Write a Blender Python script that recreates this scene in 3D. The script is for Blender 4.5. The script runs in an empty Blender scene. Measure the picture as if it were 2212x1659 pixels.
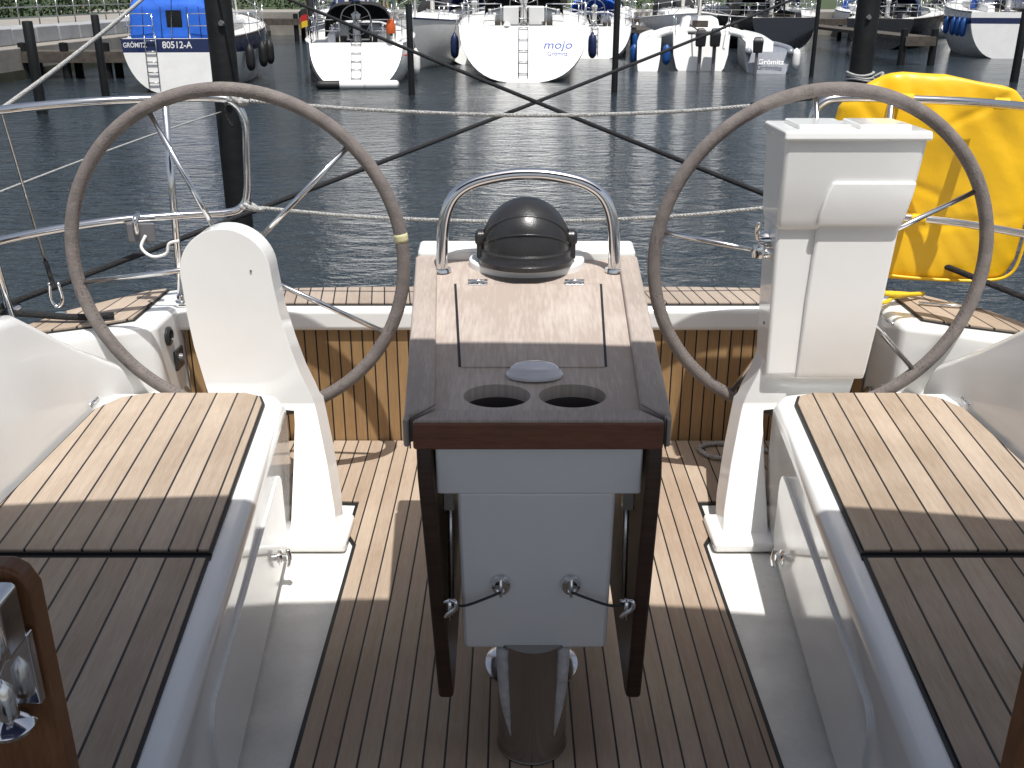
import bpy, bmesh, math, random
from mathutils import Vector, Matrix, noise
random.seed(4)
S = bpy.context.scene
COL = S.collection
rad = math.radians

# ---------------------------------------------------------------- materials
def newmat(name):
    m = bpy.data.materials.new(name); m.use_nodes = True
    nt = m.node_tree
    return m, nt, nt.nodes['Principled BSDF']
def N(nt, t, **kw):
    n = nt.nodes.new(t)
    for k, v in kw.items(): setattr(n, k, v)
    return n
def mathn(nt, op, a, b=None, c=None):
    n = N(nt, 'ShaderNodeMath', operation=op)
    for i, v in enumerate((a, b, c)):
        if v is None: continue
        if isinstance(v, (int, float)): n.inputs[i].default_value = v
        else: nt.links.new(v, n.inputs[i])
    return n.outputs[0]
def mixc(nt, f, a, b):
    n = N(nt, 'ShaderNodeMix', data_type='RGBA')
    if isinstance(f, (int, float)): n.inputs[0].default_value = f
    else: nt.links.new(f, n.inputs[0])
    for i, v in ((6, a), (7, b)):
        if isinstance(v, tuple): n.inputs[i].default_value = (*v[:3], 1)
        else: nt.links.new(v, n.inputs[i])
    return n.outputs[2]
def rng(nt, v, a, b, c=0, d=1):
    n = N(nt, 'ShaderNodeMapRange'); nt.links.new(v, n.inputs[0])
    n.inputs[1].default_value = a; n.inputs[2].default_value = b
    n.inputs[3].default_value = c; n.inputs[4].default_value = d
    return n.outputs[0]
def mat(name, col, rough=.4, metal=0., coat=0., var=.12, vs=6., bump=0., bs=80., rv=.08, col2=None, spec=.5):
    m, nt, p = newmat(name)
    tc = N(nt, 'ShaderNodeTexCoord')
    n1 = N(nt, 'ShaderNodeTexNoise'); n1.inputs['Scale'].default_value = vs; n1.inputs['Detail'].default_value = 6
    n1.inputs['Roughness'].default_value = .65
    nt.links.new(tc.outputs['Object'], n1.inputs['Vector'])
    f = rng(nt, n1.outputs[0], .3, .7)
    c2 = col2 if col2 else tuple(c * (1 - var * 2) for c in col)
    nt.links.new(mixc(nt, f, c2, col), p.inputs['Base Color'])
    nt.links.new(rng(nt, n1.outputs[0], .3, .7, rough + rv, max(.02, rough - rv)), p.inputs['Roughness'])
    p.inputs['Metallic'].default_value = metal
    p.inputs['Coat Weight'].default_value = coat
    p.inputs['Coat Roughness'].default_value = .06
    p.inputs['Specular IOR Level'].default_value = spec
    if bump:
        n2 = N(nt, 'ShaderNodeTexNoise'); n2.inputs['Scale'].default_value = bs; n2.inputs['Detail'].default_value = 4
        nt.links.new(tc.outputs['Object'], n2.inputs['Vector'])
        b = N(nt, 'ShaderNodeBump'); b.inputs['Strength'].default_value = bump; b.inputs['Distance'].default_value = .01
        nt.links.new(n2.outputs[0], b.inputs['Height']); nt.links.new(b.outputs[0], p.inputs['Normal'])
    return m
def planks(name, perp, lng, pitch, c1, c2, seam=.005, off=0., rough=.6, grain=(55, 3.0), seamcol=(.012, .012, .014), var=.55, blotch=.35, fleck=.3):
    m, nt, p = newmat(name)
    tc = N(nt, 'ShaderNodeTexCoord')
    def dot(v):
        n = N(nt, 'ShaderNodeVectorMath', operation='DOT_PRODUCT')
        nt.links.new(tc.outputs['Object'], n.inputs[0]); n.inputs[1].default_value = v
        return n.outputs['Value']
    c = dot(perp); l = dot(lng)
    q = mathn(nt, 'ADD', mathn(nt, 'DIVIDE', c, pitch), off + 100)
    fl = mathn(nt, 'FLOOR', q); fr = mathn(nt, 'FRACT', q)
    wn = N(nt, 'ShaderNodeTexWhiteNoise', noise_dimensions='1D'); nt.links.new(fl, wn.inputs['W'])
    cx = N(nt, 'ShaderNodeCombineXYZ')
    nt.links.new(mathn(nt, 'MULTIPLY', c, grain[0]), cx.inputs[0])
    nt.links.new(mathn(nt, 'ADD', mathn(nt, 'MULTIPLY', l, grain[1]), mathn(nt, 'MULTIPLY', wn.outputs[0], 37.)), cx.inputs[1])
    n1 = N(nt, 'ShaderNodeTexNoise'); n1.inputs['Scale'].default_value = 1.; n1.inputs['Detail'].default_value = 7; n1.inputs['Roughness'].default_value = .7
    nt.links.new(cx.outputs[0], n1.inputs['Vector'])
    cy = N(nt, 'ShaderNodeCombineXYZ')
    nt.links.new(mathn(nt, 'MULTIPLY', c, grain[0] * 5), cy.inputs[0])
    nt.links.new(mathn(nt, 'MULTIPLY', l, grain[1] * 7), cy.inputs[1])
    n3 = N(nt, 'ShaderNodeTexNoise'); n3.inputs['Scale'].default_value = 1.; n3.inputs['Detail'].default_value = 3
    nt.links.new(cy.outputs[0], n3.inputs['Vector'])
    n2 = N(nt, 'ShaderNodeTexNoise'); n2.inputs['Scale'].default_value = 3.5; n2.inputs['Detail'].default_value = 5
    nt.links.new(tc.outputs['Object'], n2.inputs['Vector'])
    t = mathn(nt, 'ADD', mathn(nt, 'MULTIPLY', wn.outputs[0], var), mathn(nt, 'MULTIPLY', rng(nt, n1.outputs[0], .3, .7), .45))
    t = mathn(nt, 'ADD', t, mathn(nt, 'MULTIPLY', rng(nt, n2.outputs[0], .35, .65, -.5, .5), blotch))
    t = mathn(nt, 'ADD', t, mathn(nt, 'MULTIPLY', rng(nt, n3.outputs[0], .3, .7, -.5, .5), fleck))
    col = mixc(nt, t, c1, c2)
    for nn in nt.nodes:
        if nn.bl_idname == 'ShaderNodeMix': nn.clamp_factor = True
    e = mathn(nt, 'MINIMUM', fr, mathn(nt, 'SUBTRACT', 1., fr))
    h = seam / 2 / pitch
    sm = rng(nt, e, h * .8, h * 1.15, 1, 0)
    col = mixc(nt, sm, col, seamcol)
    nt.links.new(col, p.inputs['Base Color'])
    nt.links.new(mathn(nt, 'SUBTRACT', rough, mathn(nt, 'MULTIPLY', sm, .15)), p.inputs['Roughness'])
    hh = mathn(nt, 'ADD', mathn(nt, 'MULTIPLY', sm, -1.), mathn(nt, 'MULTIPLY', n3.outputs[0], .35))
    b = N(nt, 'ShaderNodeBump'); b.inputs['Strength'].default_value = .5; b.inputs['Distance'].default_value = .0015
    nt.links.new(hh, b.inputs['Height']); nt.links.new(b.outputs[0], p.inputs['Normal'])
    p.inputs['Specular IOR Level'].default_value = .35
    return m

GEL = mat('gelcoat_white', (.84, .84, .82), .16, coat=.5, var=.03, vs=3, rv=.06)
GELG = mat('gelcoat_used', (.80, .79, .75), .28, coat=.2, var=.10, vs=9, rv=.1)
GELB = mat('gelcoat_boats', (.84, .84, .82), .3, coat=.2, var=.06, vs=2)
NONSKID = mat('nonskid', (.66, .66, .64), .55, var=.05, bump=.3, bs=250)
CHROME = mat('stainless_steel', (.80, .80, .80), .12, metal=1, var=.03, vs=20, rv=.05)
STEEL = mat('brushed_steel', (.55, .54, .52), .24, metal=1, var=.1, vs=15)
POLI = mat('satin_tube', (.42, .40, .38), .20, metal=1., var=.05, vs=14, rv=.04)
GLINT = mat('painted_glint', (.66, .64, .62), .5, metal=.0, var=.2, vs=30)  # matt pale colour painting the bright reflections on the table pillar
BLACK = mat('black_plastic', (.028, .028, .03), .3, var=.15, bump=.08, bs=300)
RUBBER = mat('black_rubber', (.012, .012, .013), .55, var=.1)
LEATHER = mat('wheel_leather', (.22, .19, .175), .75, var=.17, vs=25, bump=.5, bs=260, col2=(.14, .122, .115))
STITCH = mat('stitching', (.06, .05, .045), .8)
TAPE = mat('tape', (.62, .58, .34), .6)
YEL = mat('yellow_pvc', (.85, .50, .008), .42, var=.06, vs=4, bump=.12, bs=40)
YELR = mat('yellow_rope', (.8, .55, .02), .7, bump=.6, bs=200)
ROPEB = mat('black_rope', (.012, .012, .014), .8, bump=.8, bs=150)
ROPEW = mat('white_rope', (.62, .62, .60), .8, var=.35, vs=130, bump=.9, bs=170)
NAVY = mat('navy_paint', (.008, .018, .08), .3, coat=.3)
NAVYF = mat('navy_fabric', (.01, .02, .09), .8, bump=.3, bs=30)
BLUEF = mat('blue_canvas', (.01, .12, .60), .75, var=.15, vs=3, bump=.4, bs=12)
BLUEV = mat('blue_vinyl', (.01, .08, .30), .4)
BLKF = mat('black_canvas', (.02, .02, .022), .85, bump=.3, bs=20)
DARKHULL = mat('black_hull', (.008, .009, .012), .25, coat=.3)
WIN = mat('tinted_window', (.01, .012, .015), .08, var=.05)
TARP = mat('tarred_wood', (.010, .011, .012), .6, var=.3, vs=4, bump=.5, bs=12, spec=.3)
OLDW = mat('weathered_timber', (.09, .075, .06), .85, var=.3, vs=5, bump=.5, bs=20)
CONC = mat('concrete', (.30, .28, .25), .9, var=.2, vs=.8, bump=.6, bs=6, col2=(.17, .16, .14))
BLOCK = mat('concrete_block', (.34, .35, .36), .9, var=.15, vs=1.5, bump=.4, bs=8)
ALGAE = mat('algae_concrete', (.06, .06, .035), .9, var=.3, vs=2)
REDP = mat('red_paint', (.5, .02, .015), .4)
GREYP = mat('grey_plastic', (.14, .14, .15), .4)
GREYH = mat('grey_hull', (.24, .26, .30), .35, coat=.2)
ORANGE = mat('orange_plastic', (.7, .12, .02), .5)
GOLD = mat('gold_cloth', (.7, .45, .02), .7)
CUPG = mat('cup_liner', (.075, .065, .06), .5)
CUPB = mat('cup_bottom', (.24, .22, .21), .5)
LENS = mat('lens_white', (.66, .66, .69), .12, coat=.6, var=.03)

T1 = (.29, .222, .162); T2 = (.47, .385, .305)
sl = math.atan(.09)
TEAK_L = planks('teak_bench', (math.cos(sl), math.sin(sl), 0), (-math.sin(sl), math.cos(sl), 0), .0655, T1, T2, .0055, off=.2)
TEAK_R = planks('teak_bench_b', (math.cos(sl), -math.sin(sl), 0), (math.sin(sl), math.cos(sl), 0), .0655, T1, T2, .0055, off=.55)
TEAK_F = planks('teak_floor', (1, 0, 0), (0, 1, 0), .0485, (.31, .228, .162), (.46, .372, .288), .0048, off=.1)
TEAK_S = planks('teak_stern', (1, 0.12, 0), (0, 1, 0), .047, (.30, .24, .19), (.46, .38, .31), .0048)
TEAK_W = planks('teak_slats', (1, 0, 0), (0, 0, 1), .0425, (.24, .145, .065), (.40, .255, .125), .0055, rough=.45)
TABLE = planks('table_teak', (1, 0, 0), (0, 1, 0), 5., (.39, .325, .28), (.58, .51, .455), .00001, off=.37, grain=(26, 2.2), rough=.62, var=.0, blotch=.6, fleck=.6)
TABLER = planks('table_rail_teak', (1, 0, 0), (0, 1, 0), 5., (.35, .295, .255), (.54, .47, .42), .00001, off=.37, grain=(60, 4), rough=.55, var=.0, blotch=.5, fleck=.5)
MAHOG = planks('table_front_teak', (0, 0, 1), (1, 0, 0), 5., (.16, .065, .040), (.30, .145, .09), .00001, off=.37, grain=(60, 4), rough=.35, var=.0)
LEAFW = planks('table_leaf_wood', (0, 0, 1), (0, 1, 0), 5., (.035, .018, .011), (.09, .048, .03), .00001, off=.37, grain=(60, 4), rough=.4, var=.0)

# ---------------------------------------------------------------- mesh helpers
def group(name, loc=(0, 0, 0), rz=0):
    e = bpy.data.objects.new(name, None); e.empty_display_size = .2
    e.location = loc; e.rotation_euler = (0, 0, rz); COL.objects.link(e); return e
def mk(name, verts, faces, m, par=None, smooth=False, bevel=0, seg=3, post=None):
    if post: verts = [post(*v) for v in verts]
    me = bpy.data.meshes.new(name); me.from_pydata([tuple(v) for v in verts], [], faces)
    bm = bmesh.new(); bm.from_mesh(me); bmesh.ops.recalc_face_normals(bm, faces=bm.faces[:]); bm.to_mesh(me); bm.free()
    ms = m if isinstance(m, list) else [m]
    for a in ms: me.materials.append(a)
    o = bpy.data.objects.new(name, me); COL.objects.link(o)
    if par: o.parent = par
    if smooth or bevel:
        me.polygons.foreach_set('use_smooth', [True] * len(me.polygons))
    if bevel:
        b = o.modifiers.new('b', 'BEVEL'); b.width = bevel; b.segments = seg; b.limit_method = 'ANGLE'; b.angle_limit = rad(28)
        b.harden_normals = True
    return o
def prism(name, pts, a0, a1, m, par=None, plane='xy', bevel=0, post=None, seg=3):
    n = len(pts)
    def P(u, v, w):
        return (u, v, w) if plane == 'xy' else ((u, w, v) if plane == 'xz' else (w, u, v))
    vs = [P(u, v, a0) for u, v in pts] + [P(u, v, a1) for u, v in pts]
    fs = [list(range(n))[::-1], list(range(n, 2 * n))] + [[i, (i + 1) % n, n + (i + 1) % n, n + i] for i in range(n)]
    return mk(name, vs, fs, m, par, bevel=bevel, post=post, seg=seg)
def box(name, x0, x1, y0, y1, z0, z1, m, par=None, bevel=0, post=None):
    return prism(name, [(x0, y0), (x1, y0), (x1, y1), (x0, y1)], z0, z1, m, par, bevel=bevel, post=post)
def catmull(pts, n=6, cyc=False):
    P = [Vector(p) for p in pts]; L = len(P); out = []
    rngi = range(L) if cyc else range(L - 1)
    for i in rngi:
        if cyc: p0, p1, p2, p3 = P[i - 1], P[i], P[(i + 1) % L], P[(i + 2) % L]
        else:
            p1, p2 = P[i], P[i + 1]
            p0 = P[i - 1] if i > 0 else p1 * 2 - p2
            p3 = P[i + 2] if i + 2 < L else p2 * 2 - p1
        for k in range(n):
            t = k / n
            out.append(.5 * ((2 * p1) + (p2 - p0) * t + (2 * p0 - 5 * p1 + 4 * p2 - p3) * t * t + (3 * p1 - p0 - 3 * p2 + p3) * t ** 3))
    if not cyc: out.append(P[-1])
    return out
def tube(name, pts, r, m, par=None, n=6, cyc=False, seg=10, radii=None):
    P = catmull(pts, n, cyc) if n > 1 else [Vector(p) for p in pts]
    L = len(P); vs = []; fs = []
    t0 = (P[1] - P[0]).normalized()
    up = Vector((0, 0, 1)) if abs(t0.z) < .9 else Vector((1, 0, 0))
    nrm = (up - t0 * up.dot(t0)).normalized(); prev = t0
    for i in range(L):
        if cyc: t = (P[(i + 1) % L] - P[i - 1]).normalized()
        else: t = (P[min(i + 1, L - 1)] - P[max(i - 1, 0)]).normalized()
        ax = prev.cross(t)
        if ax.length > 1e-6:
            nrm = Matrix.Rotation(prev.angle(t), 3, ax.normalized()) @ nrm
        nrm = (nrm - t * nrm.dot(t)).normalized(); prev = t
        bn = t.cross(nrm)
        rr = radii[min(i, len(radii) - 1)] if radii else r
        for k in range(seg):
            a = 2 * math.pi * k / seg
            vs.append(P[i] + (nrm * math.cos(a) + bn * math.sin(a)) * rr)
    for i in range(L if cyc else L - 1):
        j = (i + 1) % L
        for k in range(seg):
            fs.append([i * seg + k, i * seg + (k + 1) % seg, j * seg + (k + 1) % seg, j * seg + k])
    if not cyc:
        fs.append(list(range(seg))[::-1]); fs.append([(L - 1) * seg + k for k in range(seg)])
    return mk(name, vs, fs, m, par, smooth=True)
def lathe(name, prof, loc, m, par=None, rot=(0, 0, 0), seg=32, scale=(1, 1, 1)):
    vs = []; fs = []
    for r, z in prof:
        for k in range(seg):
            a = 2 * math.pi * k / seg
            vs.append((max(r, 1e-4) * math.cos(a) * scale[0], max(r, 1e-4) * math.sin(a) * scale[1], z * scale[2]))
    for i in range(len(prof) - 1):
        for k in range(seg):
            fs.append([i * seg + k, i * seg + (k + 1) % seg, (i + 1) * seg + (k + 1) % seg, (i + 1) * seg + k])
    fs.append(list(range(seg))[::-1]); fs.append([(len(prof) - 1) * seg + k for k in range(seg)])
    R = Matrix.Translation(loc) @ (Matrix.Rotation(rot[2], 4, 'Z') @ Matrix.Rotation(rot[1], 4, 'Y') @ Matrix.Rotation(rot[0], 4, 'X'))
    vs = [R @ Vector(v) for v in vs]
    o = mk(name, vs, fs, m, par)
    me = o.data
    me.polygons.foreach_set('use_smooth', [True] * len(me.polygons))
    bv = o.modifiers.new('e', 'EDGE_SPLIT'); bv.split_angle = rad(40)
    return o
def text(name, s, size, loc, rot, m, par=None, ext=.002, align='CENTER', shear=0, w=1.0):
    c = bpy.data.curves.new(name, 'FONT'); c.body = s; c.size = size; c.extrude = ext; c.align_x = align; c.align_y = 'CENTER'; c.shear = shear
    c.offset = size * .012
    o = bpy.data.objects.new(name, c); COL.objects.link(o)
    bpy.context.view_layer.update()
    dg = bpy.context.evaluated_depsgraph_get()
    me = bpy.data.meshes.new_from_object(o.evaluated_get(dg))
    bpy.data.objects.remove(o)
    o = bpy.data.objects.new(name, me); me.materials.clear(); me.materials.append(m); COL.objects.link(o)
    o.location = loc; o.rotation_euler = rot; o.scale = (w, 1, 1)
    if par: o.parent = par
    return o
def boolcut(o, cutters):
    for c in cutters:
        md = o.modifiers.new('c', 'BOOLEAN'); md.operation = 'DIFFERENCE'; md.object = c; md.solver = 'EXACT'
    bpy.context.view_layer.update()
    dg = bpy.context.evaluated_depsgraph_get()
    me = bpy.data.meshes.new_from_object(o.evaluated_get(dg))
    o.modifiers.clear(); o.data = me
    for c in cutters: bpy.data.objects.remove(c)
    me.polygons.foreach_set('use_smooth', [False] * len(me.polygons))
    return o

CX = .055
# ================================================================= OWN BOAT
def mirror(pts, s): return [(CX + s * d, y) for d, y in pts]

hull = group('sailboat_hull')
half = [(1.75, -3.2), (1.92, -1), (1.93, 1.2), (1.90, 2.4), (1.82, 3.05), (1.70, 3.38), (1.47, 3.62), (1.25, 3.73), (0.6, 3.77)]
outl = [(CX + d, y) for d, y in half] + [(CX - d, y) for d, y in half[::-1]]
vs = []; fs = []
for zz, k in ((-1.15, .90), (-.6, .95), (0, .985), (.50, 1.0)):
    vs += [(CX + (x - CX) * k, y * (1 if y < 0 else (.98 if zz < 0 else 1)), zz) for x, y in outl]
n = len(outl)
for j in range(3):
    for i in range(n):
        fs.append([j * n + i, j * n + (i + 1) % n, (j + 1) * n + (i + 1) % n, (j + 1) * n + i])
mk('hull_shell', vs, fs, GEL, hull, smooth=True)
box('cockpit_sole', CX - 1.5, CX + 1.5, .2, 3.50, -.05, -.010, GELG, hull)
box('foredeck', CX - 1.78, CX + 1.78, -3.1, .25, .5, .62, GEL, hull, bevel=.03)
box('companionway_sill', CX - .6, CX + .6, .2, .4, 0, .55, GEL, hull, bevel=.02)

floor = group('cockpit_floor')
fp = [(.535, .4), (.54, 2.70), (.57, 2.76), (.57, 2.98), (1.20, 3.02), (1.20, 3.47)]
fpoly = [(CX + d, y) for d, y in fp] + [(CX - d, y) for d, y in fp[::-1]]
fp2 = [(.547, .4), (.552, 2.70), (.582, 2.765), (.582, 2.968), (1.212, 3.008), (1.212, 3.475)]
prism('caulk_border', [(CX + d, y) for d, y in fp2] + [(CX - d, y) for d, y in fp2[::-1]], -.012, -.004, RUBBER, floor)
prism('teak_planks', fpoly, -.008, 0, TEAK_F, floor)

def bench(s, tk):
    g = group('cockpit_bench')
    prism('bench_base', mirror([(.545, .45), (.618, 1.28), (.68, 1.96), (.765, 2.88), (.80, 2.955), (.88, 2.975), (1.38, 2.975), (1.38, .45)], s), -.02, .405, GEL, g, bevel=.035, seg=5)
    def wall(y0, y1, z0, z1, nm, t=.006, bev=.004, m=GEL, r=.0):
        def xx(y, o): return CX + s * (.618 + (y - 1.28) * .0915 - o)
        out = []
        for cy, cz, a0 in ((y1 - r, z1 - r, 0), (y0 + r, z1 - r, 90), (y0 + r, z0 + r, 180), (y1 - r, z0 + r, 270)):
            for k in range(5):
                a = rad(a0 + 22.5 * k); out.append((cy + r * math.cos(a), cz + r * math.sin(a)))
        nn = len(out)
        vs = [(xx(y, -.01), y, z) for y, z in out] + [(xx(y, t), y, z) for y, z in out]
        mk(nm, vs, [list(range(nn)), [nn + i for i in range(nn)]] + [[i, (i + 1) % nn, nn + (i + 1) % nn, nn + i] for i in range(nn)], m, g, bevel=bev, seg=2)
    wall(1.55, 2.62, .045, .30, 'hatch_door', t=.009, bev=.003, r=.055)
    re = [(.746, 1.972), (.828, 2.84), (.85, 2.90), (.90, 2.925), (1.20, 2.925), (1.28, 2.89), (1.325, 2.80), (1.325, 1.972)]
    prism('teak_lid_border', mirror([(.739, 1.966), (.820, 2.845), (.845, 2.908), (.90, 2.933), (1.20, 2.933), (1.285, 2.898), (1.332, 2.80), (1.332, 1.966)], s), .395, .413, RUBBER, g)
    prism('teak_lid', mirror(re, s), .40, .419, tk, g, bevel=.003)
    prism('teak_front_border', mirror([(.60, .5), (.739, 1.952), (1.332, 1.952), (1.332, .5)], s), .395, .409, RUBBER, g)
    prism('lid_gap_seal', mirror([(.735, 1.945), (.739, 1.972), (1.332, 1.972), (1.332, 1.945)], s), .39, .4075, RUBBER, g)
    prism('teak_front', mirror([(.607, .5), (.746, 1.946), (1.325, 1.946), (1.325, .5)], s), .40, .413, tk, g, bevel=.002)
    y = 2.46; x = CX + s * (.618 + (y - 1.28) * .0915 - .008)
    lathe('latch_plate', [(0, 0), (.022, 0), (.022, .005), (.012, .010), (.012, .022), (0, .022)], (x, y, .10), CHROME, g, rot=(0, -s * math.pi / 2, 0), seg=20)
    tube('latch_handle', [(x - s * .025, y, .125), (x - s * .03, y, .10), (x - s * .025, y, .07)], .006, CHROME, g, n=4)
    return g
bench(-1, TEAK_L); bench(1, TEAK_R)

def coaming(s):
    g = group('cockpit_coaming')
    st = [(.3, 1.335, .40, 1.42, .80, 1.72, .76, 1.90, .45), (2.45, 1.335, .40, 1.42, .80, 1.72, .76, 1.90, .45), (2.62, 1.335, .40, 1.42, .775, 1.72, .74, 1.86, .45),
          (2.86, 1.335, .40, 1.38, .60, 1.68, .62, 1.83, .45), (3.07, 1.30, .38, 1.33, .455, 1.60, .54, 1.79, .45)]
    vs = []; fs = []
    for y, a, az, b, bz, c, cz, d, dz in st:
        for q, z in ((a, az), (b, bz), (c, cz), (d, dz), (d - .02, .1), (a, .1)): vs.append((CX + s * q, y, z))
    k = 6
    for i in range(len(st) - 1):
        for j in range(k): fs.append([i * k + j, i * k + (j + 1) % k, (i + 1) * k + (j + 1) % k, (i + 1) * k + j])
    fs.append(list(range(k))); fs.append([(len(st) - 1) * k + j for j in range(k)])
    mk('coaming_body', vs, fs, GEL, g, bevel=.03, seg=5)
    tube('hinge', [(CX + s * 1.345, 2.80, .425), (CX + s * 1.345, 2.86, .425)], .008, CHROME, g, n=1)
coaming(-1); coaming(1)

def helm_seat(s):
    g = group('helm_seat')
    prism('locker_box', mirror([(1.27, 3.23), (1.27, 3.70), (1.45, 3.625), (1.66, 3.38), (1.79, 3.06), (1.6, 3.06), (1.42, 3.16)], s), -.02, .545, GEL, g, bevel=.025, seg=4)
    prism('filler', mirror([(1.26, 2.9), (1.26, 3.30), (1.7, 3.30), (1.7, 2.9)], s), -.03, .30, GEL, g)
    prism('seat_teak_border', mirror([(1.352, 3.265), (1.352, 3.645), (1.43, 3.61), (1.63, 3.36), (1.735, 3.10), (1.66, 3.10), (1.45, 3.20)], s), .53, .550, RUBBER, g)
    prism('seat_teak', mirror([(1.36, 3.27), (1.36, 3.635), (1.425, 3.603), (1.622, 3.355), (1.724, 3.106), (1.665, 3.106), (1.455, 3.206)], s), .54, .556, TEAK_L if s > 0 else TEAK_R, g)
    if s < 0:
        x = CX - 1.27
        lathe('socket', [(0, 0), (.034, 0), (.034, .008), (.024, .014), (.020, .004), (0, .004)], (x, 3.33, .47), BLACK, g, rot=(0, math.pi / 2, 0))
        box('switch_panel', x, x + .012, 3.36, 3.44, .325, .40, BLACK, g, bevel=.004)
        lathe('switch_knob', [(0, 0), (.015, 0), (.012, .012), (0, .012)], (x + .012, 3.395, .368), GREYP, g, rot=(0, math.pi / 2, 0))
    else:
        tube('seat_edge_rail', [(CX + 1.262, 3.28, .53), (CX + 1.262, 3.45, .53)], .006, CHROME, g, n=1)
        tube('seat_hinge', [(CX + 1.40, 3.42, .565), (CX + 1.60, 3.36, .565)], .006, CHROME, g, n=1)
    lathe('deck_fitting', [(0, 0), (.03, 0), (.03, .006), (.02, .015), (0, .02)], (CX + s * 1.26, 3.40, .22), STEEL, g, rot=(0, -s * math.pi / 2, 0))
helm_seat(-1); helm_seat(1)

sd = group('stern_deck')
prism('deck_moulding', [(CX - 1.3, 3.455), (CX + 1.3, 3.455), (CX + 1.3, 3.71), (CX + .6, 3.755), (CX - .6, 3.755), (CX - 1.3, 3.71)], .445, .53, GEL, sd, bevel=.02, seg=4)
prism('teak_border', [(CX - 1.26, 3.497), (CX + 1.26, 3.497), (CX + 1.26, 3.683), (CX + .6, 3.723), (CX - .6, 3.723), (CX - 1.26, 3.683)], .52, .535, RUBBER, sd)
prism('teak_strip', [(CX - 1.25, 3.503), (CX + 1.25, 3.503), (CX + 1.25, 3.677), (CX + .6, 3.717), (CX - .6, 3.717), (CX - 1.25, 3.677)], .525, .540, TEAK_S, sd)
box('aft_bulkhead_teak', CX - 1.26, CX + 1.26, 3.478, 3.50, -.02, .447, TEAK_W, sd)
box('aft_bulkhead', CX - 1.3, CX + 1.3, 3.502, 3.54, -.05, .46, GEL, sd)

# ---------------------------------------------------------------- pedestals
def pedestal(s, topz=.79, r=.14):
    g = group('steering_pedestal')
    lv = [(0, .60, .745), (.08, .612, .748), (.20, .645, .752), (.30, .678, .757), (.335, .690, .762), (.355, .697, 1.02), (.39, .708, 1.038), (.46, .735, 1.05), (.55, .760, 1.065), (.66, .785, 1.075), (topz, .80, 1.08)]
    if s > 0: lv = lv[:-2] + [(.62, .775, 1.07)]
    else:
        for k in range(1, 13):
            a = k / 12 * math.pi / 2 * .985
            lv.append((topz + r * math.sin(a), .94 - r * math.cos(a), .94 + r * math.cos(a)))
    vs = []; fs = []
    for z, di, do in lv:
        yf = 2.70 + min(z, .35) / .35 * .285
        yb = yf + (.13 if z < .345 else .10)
        vs += [(CX + s * di, yf, z), (CX + s * do, yf, z), (CX + s * do, yb, z), (CX + s * di, yb, z)]
    L = len(lv)
    for i in range(L - 1):
        for j in range(4): fs.append([i * 4 + j, i * 4 + (j + 1) % 4, (i + 1) * 4 + (j + 1) % 4, (i + 1) * 4 + j])
    fs.append([0, 1, 2, 3]); fs.append([(L - 1) * 4 + j for j in range(4)])
    mk('column', vs, fs, GEL, g, bevel=.014, seg=4)
    prism('foot', mirror([(.565, 2.655), (.565, 2.85), (.78, 2.85), (.78, 2.655)], s), -.005, .028, GEL, g, bevel=.012)
    lathe('hub_housing', [(0, 0), (.06, 0), (.055, .05), (.03, .07), (0, .07)], (CX + s * .94, 3.06, .79), GEL, g, rot=(-math.pi / 2, 0, 0))
    return g
pl = pedestal(-1)
pr = pedestal(1)
lathe('screw', [(0, 0), (.004, 0), (.003, .002), (0, .002)], (CX - .86, 2.983, .80), STEEL, pl, rot=(math.pi / 2, 0, 0), seg=10)
def levels(name, lv, m, par, bev):
    vs = []; fs = []
    for z, x0, x1, y0, y1 in lv: vs += [(x0, y0, z), (x1, y0, z), (x1, y1, z), (x0, y1, z)]
    L = len(lv)
    for i in range(L - 1):
        for j in range(4): fs.append([i * 4 + j, i * 4 + (j + 1) % 4, (i + 1) * 4 + (j + 1) % 4, (i + 1) * 4 + j])
    fs.append([0, 1, 2, 3]); fs.append([(L - 1) * 4 + j for j in range(4)])
    return mk(name, vs, fs, m, par, bevel=bev, seg=4)
levels('pod_lower', [(.440, .808, 1.115, 2.990, 3.10), (.465, .806, 1.118, 2.955, 3.10), (.72, .800, 1.140, 2.952, 3.11), (.955, .795, 1.155, 2.95, 3.12)], GEL, pr, .012)
levels('pod_lower_panel', [(.452, .900, 1.119, 2.953, 3.0), (.48, .900, 1.120, 2.943, 3.0), (.72, .903, 1.143, 2.938, 3.0), (.956, .912, 1.158, 2.934, 3.0)], GEL, pr, .010)
levels('pod_upper', [(.935, .793, 1.162, 2.94, 3.12), (.975, .788, 1.170, 2.925, 3.13), (1.10, .785, 1.183, 2.91, 3.14), (1.215, .783, 1.192, 2.90, 3.14)], GEL, pr, .014)
levels('pod_upper_panel', [(.955, .905, 1.150, 2.915, 2.96), (.985, .905, 1.160, 2.906, 2.96), (1.055, .920, 1.172, 2.900, 2.96), (1.085, .935, 1.176, 2.900, 2.96)], GEL, pr, .006)
levels('pod_lid', [(1.205, .776, 1.200, 2.888, 3.15), (1.232, .778, 1.198, 2.892, 3.15)], GEL, pr, .008)
box('cover_plate', .825, .975, 2.93, 3.10, 1.228, 1.245, GEL, pr, bevel=.006)
box('cover_plate_b', 1.00, 1.15, 2.93, 3.10, 1.228, 1.245, GEL, pr, bevel=.006)
lathe('throttle_hub', [(0, 0), (.03, 0), (.03, .02), (.022, .035), (0, .038)], (.798, 3.03, .885), CHROME, pr, rot=(0, -math.pi / 2, 0))
tube('throttle_lever', [(.765, 3.03, .885), (.755, 3.02, .91), (.75, 3.0, .93), (.75, 2.99, .95)], .009, CHROME, pr, n=4)
tube('throttle_grip', [(.745, 2.985, .86), (.81, 2.985, .85)], .017, CHROME, pr, n=1)
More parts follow.
